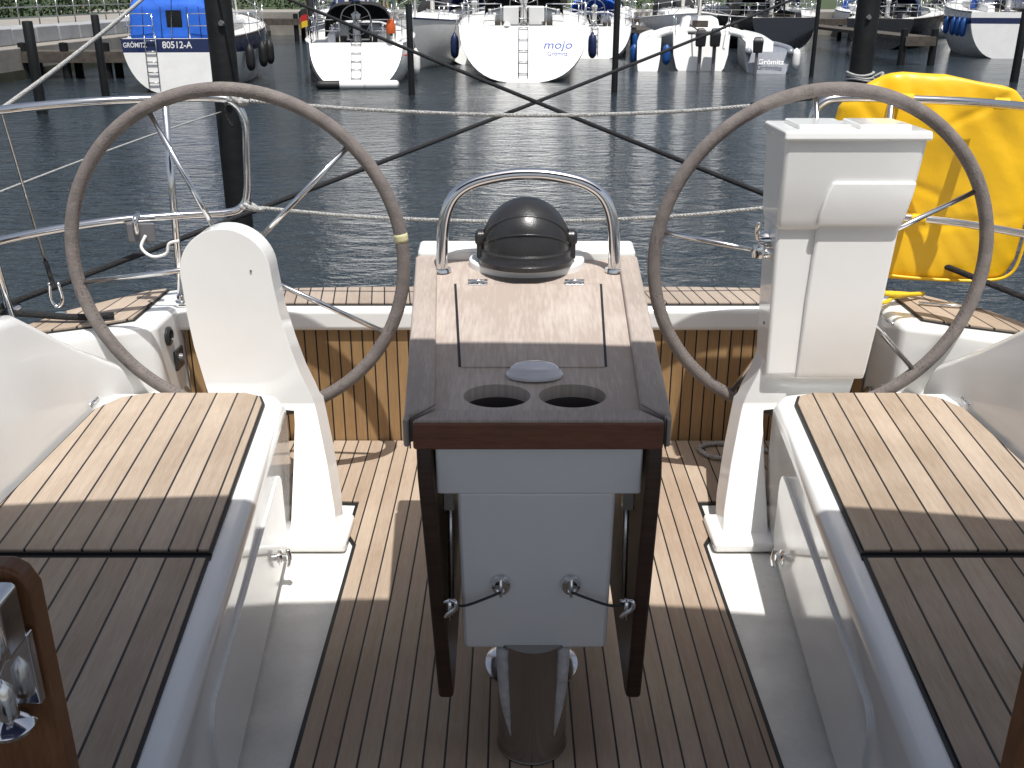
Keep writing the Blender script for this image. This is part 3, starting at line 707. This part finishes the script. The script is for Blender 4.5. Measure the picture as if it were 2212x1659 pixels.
pier(14.2, 15.3, 38, 57, .1, 1.)
g = group('timber_pier'); box('deck', 5.0, 6.0, 44, 57, .0, .12, OLDW, g)
for y in (44.3, 48, 52): lathe('pile', [(0, -3), (.12, -3), (.12, .2), (0, .22)], (5.1, y, 0), TARP, g, seg=10)
for x, y, r, t in ((-10.35, 22.6, .115, 1.02), (-10.15, 25.8, .10, 1.08), (-2.62, 27, .085, 1.32), (2.72, 27.5, .085, 2.4), (9.5, 33, .07, 2.4), (15.0, 31, .12, 1.15), (-7.0, 37, .17, 1.5), (-6.4, 40, .13, .9)):
    pile(x, y, r, t)

# ================================================================= BACKGROUND BOATS
def bgboat(name, loc, rz, L, B, F, hullm=GELB, bandm=None, band=(0, 0), sternf=.85, rake=.5, mast=True, hood=NAVYF, boomm=NAVYF, D0=.06, fend=NAVY, fends=((1, 1.2), (-1, 1.2)), ladder=True, cabin=True, rail=True, bimini=None, stripe=None, cockpit=True, lx=0.):
    g = group(name, (loc[0], loc[1], WZ), rz)
    ns, nk = 18, 12; vs = []; fs = []; mi = []
    def hbf(s):
        if s < .45: return B / 2 * (sternf + (1 - sternf) * math.sin(math.pi / 2 * s / .45))
        return B / 2 * max(.012, 1 - ((s - .45) / .55) ** 2.3)
    def shz(s): return F * (1 + .30 * s * s)
    def zb(s): return -D0 - .5 * math.sin(math.pi * min(1, s * 1.1)) ** .8 if s < .9 else -.1
    for i in range(ns + 1):
        s = i / ns; hb = hbf(s); zt = shz(s); z0 = zb(s)
        for k in range(2 * nk + 1):
            ph = math.pi * k / (2 * nk)
            c = math.cos(ph); sn = math.sin(ph)
            x = hb * math.copysign(abs(c) ** .72, c); z = zt - (zt - z0) * sn ** 1.05
            y = s * L + rake * (1 - s) ** 5 * max(0, z) / F + (.6 * (z / F) * s ** 6)
            vs.append((x, y, z))
    W = 2 * nk + 1
    def bm_(k):
        kk = k if k < nk else 2 * nk - 1 - k
        return 1 if bandm and band[0] <= kk < band[1] else 0
    for i in range(ns):
        for k in range(2 * nk):
            fs.append([i * W + k, i * W + k + 1, (i + 1) * W + k + 1, (i + 1) * W + k]); mi.append(bm_(k))
        fs.append([i * W, (i + 1) * W, (i + 1) * W + 2 * nk, i * W + 2 * nk]); mi.append(2)
    for k in range(nk):
        fs.append([k, k + 1, 2 * nk - k - 1, 2 * nk - k] if k < nk - 1 else [k, k + 1, k + 2]); mi.append(bm_(k))
    o = mk('hull', vs, fs, [hullm, bandm or hullm, NONSKID], g)
    for pz, q in zip(o.data.polygons, mi): pz.material_index = q
    o.data.polygons.foreach_set('use_smooth', [True] * len(o.data.polygons))
    es = o.modifiers.new('e', 'EDGE_SPLIT'); es.split_angle = rad(38)
    tube('toe_rail_a', [vs[i * W] for i in range(ns + 1)], .03, stripe or hullm, g, n=1, seg=6)
    tube('toe_rail_b', [vs[i * W + 2 * nk] for i in range(ns + 1)], .03, stripe or hullm, g, n=1, seg=6)
    hs = B / 2 * sternf
    if cockpit:
        for sg in (-1, 1):
            prism('cockpit_coaming', [(rake + .15, F - .02), (rake + .25, F + .22), (2.6, F + .34), (3.3, F + .36), (3.3, F - .02)], sg * hs * .45, sg * hs * .62, hullm, g, plane='yz', bevel=.03)
            box('seat', min(sg * hs * .28, sg * hs * .46), max(sg * hs * .28, sg * hs * .46), rake + .3, 2.9, F - .02, F + .12, OLDW, g)
            lathe('winch', [(0, 0), (.09, 0), (.06, .06), (.06, .12), (.08, .16), (0, .17)], (sg * hs * .54, 2.2, F + .30), CHROME, g, seg=12)
        box('well_shade', -hs * .28, hs * .28, rake + .1, 2.9, F - .01, F + .012, BLKF, g)  # flat dark sheet on the deck, painting the shade of a sunken cockpit
        lathe('binnacle', [(0, 0), (.12, 0), (.09, .6), (.14, .75), (0, .85)], (0, 1.6, F), GELB, g, seg=14)
        pts = [(.42 * math.cos(a), 1.45, F + .6 + .42 * math.sin(a)) for a in [2 * math.pi * i / 28 for i in range(28)]]
        tube('helm_wheel', pts, .018, STEEL, g, n=1, cyc=True, seg=6)
        for a in range(5): tube('helm_spoke', [(0, 1.5, F + .6), (.42 * math.cos(a * 1.257 + .3), 1.45, F + .6 + .42 * math.sin(a * 1.257 + .3))], .01, STEEL, g, n=1, seg=5)
    if cabin:
        w = B * .30
        levels('cabin_trunk', [(F - .05, -w, w, 2.9, L * .68), (F + .38, -w * .88, w * .88, 3.0, L * .62), (F + .47, -w * .6, w * .6, 3.1, L * .58)], hullm, g, .05)
        for sg in (-1, 1):
            box('cabin_window', min(sg * w * .93, sg * w * .97), max(sg * w * .93, sg * w * .97), 3.5, L * .55, F + .12, F + .27, WIN, g, bevel=.01)
        box('companionway', -.3, .3, 2.87, 2.9, F, F + .42, WIN, g)
    if hood:
        vv = []; ff = []; w = B * .30
        for j, (y, hh) in enumerate(((2.5, .92), (2.9, 1.0), (3.4, .85), (3.75, .45))):
            for i in range(13):
                a = math.pi * i / 12
                vv.append((w * math.copysign(abs(math.cos(a)) ** .6, math.cos(a)), y, F + .1 + hh * math.sin(a) ** .55))
        for j in range(3):
            for i in range(12): ff.append([j * 13 + i, j * 13 + i + 1, (j + 1) * 13 + i + 1, (j + 1) * 13 + i])
        o = mk('sprayhood', vv, ff, hood, g, smooth=True); q = o.modifiers.new('s', 'SOLIDIFY'); q.thickness = .02
    if bimini:
        vv = []; ff = []; w = B * .33
        for j, y in enumerate((.5, 1.2, 2.1)):
            for i in range(9):
                p_ = i / 4 - 1; vv.append((w * p_, y, F + 1.75 - .15 * p_ * p_ - .05 * (j != 1)))
        for j in range(2):
            for i in range(8): ff.append([j * 9 + i, j * 9 + i + 1, (j + 1) * 9 + i + 1, (j + 1) * 9 + i])
        o = mk('bimini', vv, ff, bimini, g, smooth=True); q = o.modifiers.new('s', 'SOLIDIFY'); q.thickness = .02
        for sg in (-1, 1): tube('bimini_frame', [(sg * w, .5, F + 1.58), (sg * w, 1.3, F + .1), (sg * w, 2.1, F + 1.58)], .015, CHROME, g, n=1, seg=6)
    if mast:
        tube('mast', [(0, L * .58, F + .3), (0, L * .58, F + 12.5)], .085, STEEL, g, n=1, seg=10)
        tube('boom', [(0, L * .57, F + 1.35), (0, 2.2, F + 1.45)], .06, STEEL, g, n=1, seg=8)
        tube('sail_cover', [(0, L * .57, F + 1.65), (0, L * .45, F + 1.62), (0, 3.4, F + 1.56), (0, 2.3, F + 1.52)], .13, boomm, g, n=4, seg=10)
        tube('backstay', [(0, rake * .9, F), (0, L * .57, F + 12.4)], .01, STEEL, g, n=1, seg=5)
        tube('forestay', [(0, L, shz(1)), (0, L * .58, F + 12)], .035, GELB, g, n=1, seg=6)
        for sg in (-1, 1): tube('shroud', [(sg * B * .47, L * .55, F), (0, L * .58, F + 11)], .008, STEEL, g, n=1, seg=5)
    if rail:
        for sg in (-1, 1):
            for zz in (.32, .62):
                tube('pushpit', [(sg * hs * .35, rake + .05, F + zz), (sg * hs * .85, rake + .05, F + zz), (sg * hs * .97, rake + .35, F + zz), (sg * hs, rake + 1.2, F + zz), (sg * B * .48, L * .5, F + zz), (sg * hbf(.95), L * .95, F * 1.25 + zz)], .014, CHROME, g, n=5, seg=6)
            for q, yy in ((.35, .05), (.85, .05), (.98, .9)):
                tube('pushpit_leg', [(sg * hs * q, rake + yy, F - .02), (sg * hs * q, rake + yy, F + .62)], .014, CHROME, g, n=1, seg=6)
            for sy in (.3, .42, .55, .7, .83):
                tube('stanchion', [(sg * hbf(sy) * .97, L * sy, F), (sg * hbf(sy) * .97, L * sy, shz(sy) + .6)], .012, CHROME, g, n=1, seg=6)
    if ladder:
        def ty(z): return rake * max(z, 0) / F - .05
        for x in (-.14, .14): tube('ladder_side', [(lx + x, ty(F + .1), F + .1), (lx + x, ty(F) - .02, F - .05), (lx + x, ty(.15), .15)], .018, CHROME, g, n=1, seg=6)
        for i in range(5):
            z = .25 + i * (F - .3) / 4; tube('ladder_rung', [(lx - .14, ty(z), z), (lx + .14, ty(z), z)], .016, CHROME, g, n=1, seg=6)
    for sg, yy in fends:
        s = yy / L; x = sg * (hbf(s) + .12)
        prof = [(0, 0), (.05, .01), (.11, .08), (.13, .2), (.13, .5), (.11, .62), (.05, .69), (.03, .74), (0, .75)]
        lathe('fender', prof, (x, yy, F - .95), fend, g, seg=14)
        tube('fender_line', [(x, yy, F - .2), (sg * hbf(s), yy, F + .3)], .01, ROPEW, g, n=1, seg=5)
    return g

def trot(F, rake): return (rad(90) - math.atan(rake / F), 0, 0)
A = bgboat('motor_sailer', (-8.95, 27.6), rad(4), 9.6, 3.3, 1.35, bandm=NAVY, band=(0, 2), sternf=.80, rake=.12, hood=None, mast=True, boomm=BLUEF, fend=RUBBER, fends=((1, 2.0), (1, 3.6), (1, 4.9)), stripe=OLDW, cabin=True, cockpit=False, lx=-.55)
levels('canvas_enclosure', [(1.32, -1.15, .95, .35, 2.9), (2.15, -1.1, .9, .45, 2.9), (2.50, -.9, .7, .75, 2.8), (2.58, -.5, .4, .95, 2.6)], BLUEF, A, .10)
box('enclosure_window', -.15, .25, .385, .41, 1.62, 2.05, WIN, A, bevel=.005)
for xx in (-.78, -.30, .40, .72): tube('canvas_seam', [(xx, .345, 1.36), (xx * .97, .445, 2.14)], .012, NAVYF, A, n=1, seg=5)
levels('wheelhouse', [(1.3, -.95, .95, 2.9, 5.0), (2.0, -.85, .85, 2.95, 4.6), (2.08, -.8, .8, 3.0, 4.5)], GELB, A, .05)
for xx in (-.5, .5): box('wheelhouse_window', xx - .3, xx + .3, 2.93, 2.96, 1.6, 1.88, WIN, A)
WLET = mat('white_lettering', (.8, .8, .8), .5)
# lettering lies on the transom face (y = .12 * z / 1.35)
text('port_name', 'GRÖMITZ', .17, (-.97, .12 * 1.19 / 1.35 - .004, 1.19), trot(1.35, .12), WLET, A, w=.80, ext=.003)
text('registration', '80512-A', .24, (.12, .12 * 1.19 / 1.35 - .004, 1.19), trot(1.35, .12), WLET, A, w=.92, ext=.003)
Bt = bgboat('sailing_yacht', (-4.35, 28.9), rad(5), 9.6, 3.3, 1.15, sternf=.80, rake=1.1, hood=BLKF, boomm=NAVYF, fend=GEL, fends=((1, 2.2),), bimini=BLKF)
for i, (x0, x1) in enumerate(((-1.0, -.45), (-.42, .2), (.25, 1.1))):
    tube('transom_fender', [(x0, -.16, .10), (x0 + .06, -.18, .10), (x1 - .06, -.18, .10), (x1, -.16, .10)], .12, RUBBER if i == 0 else GELB, Bt, n=3, seg=12)
tube('hull_stripe', [(1.38, 1.0, .80), (1.56, 3, .78), (1.62, 5, .82)], .02, REDP, Bt, n=5, seg=6)
FLs = group('german_flag', (-4.35, 28.9, WZ), rad(5))
tube('flag_staff', [(-1.25, 1.1, 1.1), (-1.32, .9, 2.25)], .014, OLDW, FLs, n=1, seg=6)
for nm, z0, z1, mm in (('stripe_black', 1.92, 2.08, BLKF), ('stripe_red', 1.76, 1.92, REDP), ('stripe_gold', 1.60, 1.76, GOLD)):
    vv = []; ff = []
    for i in range(9):
        u = i / 8
        for z in (z0, z1): vv.append((-1.31 - .04 * math.sin(u * 5) - .28 * u, .93 - .12 * math.sin(u * 4), z - .10 * u))
    for i in range(8): ff.append([i * 2, i * 2 + 1, i * 2 + 3, i * 2 + 2])
    mk(nm, vv, ff, mm, FLs, smooth=True)
lathe('lifebuoy_light', [(0, 0), (.12, 0), (.14, .18), (.09, .36), (0, .40)], (1.0, 1.0, 1.4), ORANGE, Bt, seg=14)
C = bgboat('sailing_yacht', (.33, 30.8), rad(-1), 11, 4.15, 1.55, sternf=.93, rake=.9, hood=BLKF, boomm=NAVYF, fend=NAVY, fends=((1, 1.3), (-1, 1.3), (1, 1.9)), D0=.02)
BLET = mat('blue_lettering', (.02, .06, .35), .5)
def yy(z): return .9 * z / 1.55 - .005
text('boat_name', 'mojo', .36, (1.02, yy(1.02), 1.02), trot(1.55, .9), BLET, C, ext=.003, shear=.2, w=1.15)
text('port_name', 'Grömitz', .18, (1.02, yy(.78), .78), trot(1.55, .9), BLET, C, ext=.003)
box('transom_locker', -.62, -.15, 1.2, 1.8, 1.55, 2.1, GELB, C, bevel=.04); box('transom_locker_b', .15, .62, 1.2, 1.8, 1.55, 2.1, GELB, C, bevel=.04)
lathe('ball', [(0, -.12), (.08, -.09), (.12, 0), (.08, .09), (0, .12)], (-.5, .95, 1.55), GELB, C, seg=16)
D = group('trimaran', (6.3, 34.8, WZ), rad(-8))
def cathull(nm, x0, w, L, F, m=GELB, par=None, y0=0.):
    par = par or D
    vs = []; fs = []
    for i in range(9):
        s = i / 8; ww = w / 2 * (1 - max(0, (s - .5) / .5) ** 2 * .97); zt = F * (1 + .15 * s)
        for k in range(9):
            a = math.pi * k / 8
            vs.append((x0 + ww * math.copysign(abs(math.cos(a)) ** .5, math.cos(a)), y0 + s * L + .5 * (1 - s) ** 4 * max(0, (zt * (1 - math.sin(a)))) / F, zt - (zt + .25) * math.sin(a) ** .8))
    for i in range(8):
        for k in range(8): fs.append([i * 9 + k, i * 9 + k + 1, (i + 1) * 9 + k + 1, (i + 1) * 9 + k])
        fs.append([i * 9, (i + 1) * 9, (i + 1) * 9 + 8, i * 9 + 8])
    fs.append(list(range(9)))
    o = mk(nm, vs, fs, m, par, smooth=True); es = o.modifiers.new('e', 'EDGE_SPLIT'); es.split_angle = rad(38)
cathull('main_hull', 0, 1.9, 9.0, 1.15, y0=.5); cathull('float_left', -1.75, .8, 7.5, .95)
cathull('float_right', 1.9, .9, 7.5, .95)
for y in (2.4, 5.2):
    tube('cross_beam', [(-1.8, y, .95), (-.9, y, 1.2), (.9, y, 1.2), (1.95, y, .95)], .11, GELB, D, n=4, seg=10)
levels('cabin', [(1.1, -.75, .75, 3.0, 5.8), (1.6, -.62, .62, 3.2, 5.2), (1.68, -.45, .45, 3.3, 5.0)], GELB, D, .06)
box('cabin_door', -.28, .28, 2.97, 3.02, 1.1, 1.55, OLDW, D, bevel=.01)
box('well_shade', -.45, .45, 1.0, 2.8, 1.15, 1.185, BLKF, D)  # dark slab paints a shaded cockpit recess; the hull has no opening
for x in (-.05, .42):
    levels('outboard_cowl', [(.80, x - .16, x + .16, .05, .5), (1.2, x - .18, x + .18, .0, .5), (1.38, x - .12, x + .12, .08, .42)], BLACK, D, .05)
    box('outboard_leg', x - .06, x + .06, .25, .45, -.3, .82, GREYP, D, bevel=.02)
tube('tiller', [(-.05, .3, 1.25), (-.4, 1.2, 1.45)], .025, OLDW, D, n=1)
tube('mast', [(0, 4.6, 1.7), (0, 4.6, 12)], .08, STEEL, D, n=1)
tube('sail_cover', [(0, 4.5, 2.75), (0, 3, 2.72), (0, 2.2, 2.7)], .13, NAVYF, D, n=4)
for sg in (-1, 1):
    tube('rail', [(sg * .88, .7, 1.15), (sg * .90, .75, 1.75), (sg * .95, 3, 1.75), (sg * .7, 8, 1.85)], .015, CHROME, D, n=3, seg=6)
    tube('rail_post', [(sg * .93, 2.2, 1.15), (sg * .94, 2.2, 1.75)], .012, CHROME, D, n=1, seg=6)
lathe('fender', [(0, 0), (.11, .08), (.14, .2), (.14, .5), (.11, .62), (0, .7)], (-2.25, 1.0, .15), BLUEV, D, seg=14)
lathe('fender', [(0, 0), (.11, .08), (.14, .2), (.14, .5), (.11, .62), (0, .7)], (-1.15, .9, .15), BLUEV, D, seg=14)
TD = group('dinghy', (8.35, 34.0, WZ), rad(-14))
cathull('dinghy_hull', 0, 1.35, 2.8, .66, m=GREYH, par=TD)
tube('dinghy_collar', [(-.66, .25, .66), (-.68, .8, .68), (-.55, 1.9, .72), (0, 2.75, .80), (.55, 1.9, .72), (.68, .8, .68), (.66, .25, .66)], .11, GREYH, TD, n=6, seg=12)
text('port_name', 'Grömitz', .24, (.08, .18, .36), (rad(62), 0, 0), WLET, TD, ext=.004)
lathe('fender', [(0, 0), (.11, .08), (.14, .2), (.14, .5), (.11, .62), (0, .7)], (.86, .5, .1), GELB, TD, seg=14)
levels('outboard_cowl', [(.66, -.52, -.22, -.25, .1), (1.02, -.54, -.20, -.28, .1), (1.14, -.50, -.26, -.2, .05)], BLACK, TD, .04)
box('outboard_leg', -.44, -.34, -.2, -.05, -.3, .66, GREYP, TD, bevel=.02)
box('thwart', -.55, .55, 1.0, 1.3, .56, .60, OLDW, TD)
bgboat('dark_hulled_yacht', (12.6, 48.5), rad(14), 11, 4.0, 1.4, hullm=DARKHULL, sternf=.8, rake=.3, hood=BLKF, fend=GELB, fends=((-1, 2.),), ladder=False)
bgboat('dark_hulled_yacht', (17.0, 49), rad(-30), 11, 4.0, 1.35, hullm=DARKHULL, sternf=.75, rake=.1, hood=NAVYF, fend=GELB, fends=(), ladder=False, stripe=OLDW)
bgboat('motor_sailer', (19.9, 42.0), rad(-14), 10.5, 3.7, 1.75, bandm=NAVY, band=(1, 2), sternf=.86, rake=.1, hood=BLUEF, boomm=BLUEF, fend=BLUEV, fends=((-1, .5), (-1, 1.3), (-1, 2.2), (-1, 3.6)), ladder=False, stripe=NAVY)
random.seed(11)
for i, (x, y, rz, L, B, hd, hm) in enumerate((
    (-6.8, 47, 184, 10, 3.3, NAVYF, GELB), (-2.6, 46, 176, 10, 3.3, BLKF, GELB), (-1.3, 38.5, 4, 9.5, 3.2, NAVYF, GELB), (3.3, 42, -3, 10.5, 3.4, BLUEF, GELB), (7.9, 55, 180, 10, 3.2, BLKF, GELB),
    (-9.5, 60.6, 2, 11, 3.5, BLKF, GELB), (-4.5, 60.6, -1, 10, 3.4, BLUEF, GELB), (0.5, 60.6, 2, 10, 3.4, BLKF, NAVY), (5.5, 60.6, -1, 11, 3.5, NAVYF, GELB), (10.5, 60.6, 1, 10, 3.4, BLKF, GELB),
    (16, 60.6, -2, 10, 3.4, NAVYF, GELB), (21, 60.6, 1, 11, 3.6, BLUEF, GELB), (26, 60.6, 0, 10, 3.4, BLKF, GELB), (24.5, 53, 185, 10, 3.3, NAVYF, GELB))):
    bgboat('moored_yacht', (x, y), rad(rz), L if y < 60 else 4.6, B, 1.2 + .1 * (i % 3), hullm=hm, hood=hd, boomm=(BLUEF, NAVYF, BLKF)[i % 3], fend=(BLUEV, GELB, NAVY)[i % 3], fends=((1, 2.2), (-1, 2.4)), mast=True, stripe=NAVY if i % 2 else None, cabin=y < 60)

# ---------------------------------------------------------------- vegetation
def foliage(name, blobs, n, size, m, par=None):
    vs = []; fs = []
    for (cx, cy, cz, r, rz_) in blobs:
        for i in range(n):
            v = Vector((random.gauss(0, 1), random.gauss(0, 1), random.gauss(0, 1))).normalized() * random.uniform(.55, 1.05)
            q = 1 + .35 * noise.noise(v * 2 + Vector((cx, cy, cz)))
            c = Vector((cx + v.x * r * q, cy + v.y * r * q, cz + v.z * rz_ * q))
            a = Vector((random.uniform(-1, 1), random.uniform(-1, 1), random.uniform(-1, 1))).normalized() * size * random.uniform(.6, 1.3)
            b_ = a.orthogonal().normalized() * size * .6
            k = len(vs); vs += [c - a, c + b_, c + a, c - b_]; fs.append([k, k + 1, k + 2, k + 3])
    return mk(name, vs, fs, m, par)
foliage('hedge', [(x, 78 + random.uniform(-.4, .4), .85 + random.uniform(-.15, .25), 1.2, .6) for x in [-45 + i * 1.9 for i in range(52)] if not (-4 < x < 6 or 18 < x < 30)], 130, .14, LEAF)
foliage('hedge', [(-25 + random.uniform(-.4, .4), y, .8 + random.uniform(-.15, .25), 1.1, .6) for y in [10 + i * 1.9 for i in range(30)]], 130, .13, LEAF2)
for i in range(9):
    x = -46 + i * 13 + random.uniform(-3, 3); y = 88 + random.uniform(-4, 6); hgt = random.uniform(6, 9)
    g = group('broadleaf_tree', (x, y, .42))
    tube('trunk', [(0, 0, 0), (.1, .1, hgt * .3), (0, 0, hgt * .6)], .2, BARK, g, n=3, radii=[.3, .26, .24, .22, .2, .15, .1])
    bl = []
    for k in range(9):
        a = random.uniform(0, 6.28); rr = random.uniform(.6, 2.2); z = hgt * random.uniform(.42, .95)
        tube('limb', [(0, 0, hgt * .35), (rr * .5 * math.cos(a), rr * .5 * math.sin(a), (hgt * .35 + z) / 2), (rr * math.cos(a), rr * math.sin(a), z)], .07, BARK, g, n=2, seg=5)
        bl.append((rr * math.cos(a), rr * math.sin(a), z, random.uniform(1.0, 1.7), random.uniform(.8, 1.3)))
    foliage('crown', bl, 260, .2, LEAF if i % 2 else LEAF2, g)

# ---------------------------------------------------------------- people on the quay
def person(loc, rz, shirt, trousers, hair, stride=.12):
    m, nt, p = newmat('clothing')
    tc = N(nt, 'ShaderNodeTexCoord'); sp = N(nt, 'ShaderNodeSeparateXYZ'); nt.links.new(tc.outputs['Object'], sp.inputs[0])
    r = N(nt, 'ShaderNodeValToRGB'); r.color_ramp.interpolation = 'CONSTANT'
    nt.links.new(mathn(nt, 'DIVIDE', sp.outputs[2], 2.), r.inputs[0])
    el = r.color_ramp.elements; el[0].position = 0; el[0].color = (.05, .04, .04, 1); el[1].position = .04; el[1].color = (.45, .25, .17, 1)
    for ps, c in ((.24, trousers), (.49, shirt), (.745, (.45, .25, .17))):
        e = el.new(ps); e.color = (*c, 1)
    nt.links.new(r.outputs[0], p.inputs['Base Color']); p.inputs['Roughness'].default_value = .8
    V = [(0, 0, .95), (0, 0, 1.15), (0, -.01, 1.38), (0, 0, 1.50), (0, .01, 1.58), (0, .02, 1.68),
         (-.10, 0, .90), (-.11, stride, .50), (-.11, stride * .8, .08), (-.11, stride + .12, .03),
         (.10, 0, .90), (.11, -stride * .4, .50), (.11, -stride * 1.4, .09), (.11, -stride + .08, .03),
         (-.19, 0, 1.42), (-.24, -.03, 1.14), (-.23, .08, .90), (-.22, .10, .82),
         (.19, 0, 1.42), (.24, .03, 1.14), (.23, .12, .92), (.22, .15, .84)]
    E = [(0, 1), (1, 2), (2, 3), (3, 4), (4, 5), (0, 6), (6, 7), (7, 8), (8, 9), (0, 10), (10, 11), (11, 12), (12, 13), (2, 14), (14, 15), (15, 16), (16, 17), (2, 18), (18, 19), (19, 20), (20, 21)]
    Rr = [.15, .14, .16, .055, .085, .075, .095, .065, .042, .035, .095, .065, .042, .035, .065, .045, .033, .028, .065, .045, .033, .028]
    me = bpy.data.meshes.new('person'); me.from_pydata(V, E, [])
    o = bpy.data.objects.new('person', me); COL.objects.link(o)
    sk = o.modifiers.new('s', 'SKIN'); me.skin_vertices[0].data[0].use_root = True
    for i, q in enumerate(Rr): me.skin_vertices[0].data[i].radius = (q, q * (.75 if i in (0, 1, 2) else 1))
    sb = o.modifiers.new('ss', 'SUBSURF'); sb.levels = 1; sb.render_levels = 2
    me.materials.append(m); o.location = loc; o.rotation_euler = (0, 0, rz)
    hm = mat('hair', hair, .7)
    lathe('hair', [(.085, 0), (.095, .05), (.08, .11), (.04, .14), (0, .145)], (0, -.005, 1.63), hm, o, seg=14)
    lathe('nose', [(0, 0), (.012, 0), (.004, .02), (0, .022)], (0, .095, 1.60), m, o, rot=(-math.pi / 2, 0, 0), seg=8)
person((-18.2, 63.0, .43), rad(160), (.75, .35, .38), (.10, .12, .25), (.12, .07, .04))
person((-19.0, 57.0, .43), rad(200), (.7, .7, .7), (.05, .06, .1), (.25, .18, .1))
person((-8.0, 67.5, .434), rad(90), (.1, .2, .5), (.3, .28, .22), (.05, .04, .03))
person((-27.0, 67.5, .434), rad(-90), (.6, .1, .1), (.08, .08, .1), (.2, .15, .1))

# ================================================================= LIGHT / CAMERA
to_sun = Vector((.14, -.37, 1)).normalized()
sun = bpy.data.lights.new('sun', 'SUN'); sun.energy = 5.0; sun.angle = rad(.53); sun.color = (1, .97, .93)
so = bpy.data.objects.new('sun', sun); COL.objects.link(so); so.rotation_euler = to_sun.to_track_quat('Z', 'Y').to_euler(); so.location = (3, -3, 12)
w = bpy.data.worlds.new('World'); S.world = w; w.use_nodes = True
nt = w.node_tree; bg = nt.nodes['Background']
sk = nt.nodes.new('ShaderNodeTexSky'); sk.sky_type = 'NISHITA'; sk.sun_disc = False
sk.sun_elevation = math.asin(to_sun.z); sk.sun_rotation = math.atan2(to_sun.x, to_sun.y); sk.air_density = 1.0; sk.dust_density = 3.0; sk.ozone_density = .6
hs_ = nt.nodes.new('ShaderNodeHueSaturation'); hs_.inputs['Saturation'].default_value = .66
nt.links.new(sk.outputs[0], hs_.inputs['Color']); nt.links.new(hs_.outputs[0], bg.inputs[0]); bg.inputs[1].default_value = .115
cam = bpy.data.cameras.new('Camera'); co = bpy.data.objects.new('Camera', cam); COL.objects.link(co)
co.location = (0, 0, 1.6); co.rotation_euler = (rad(90 - 21.5), 0, 0)
cam.sensor_width = 36; cam.lens = 35; cam.clip_start = .05; cam.clip_end = 4000
S.camera = co
S.view_settings.view_transform = 'Standard'; S.view_settings.look = 'None'; S.view_settings.exposure = 0
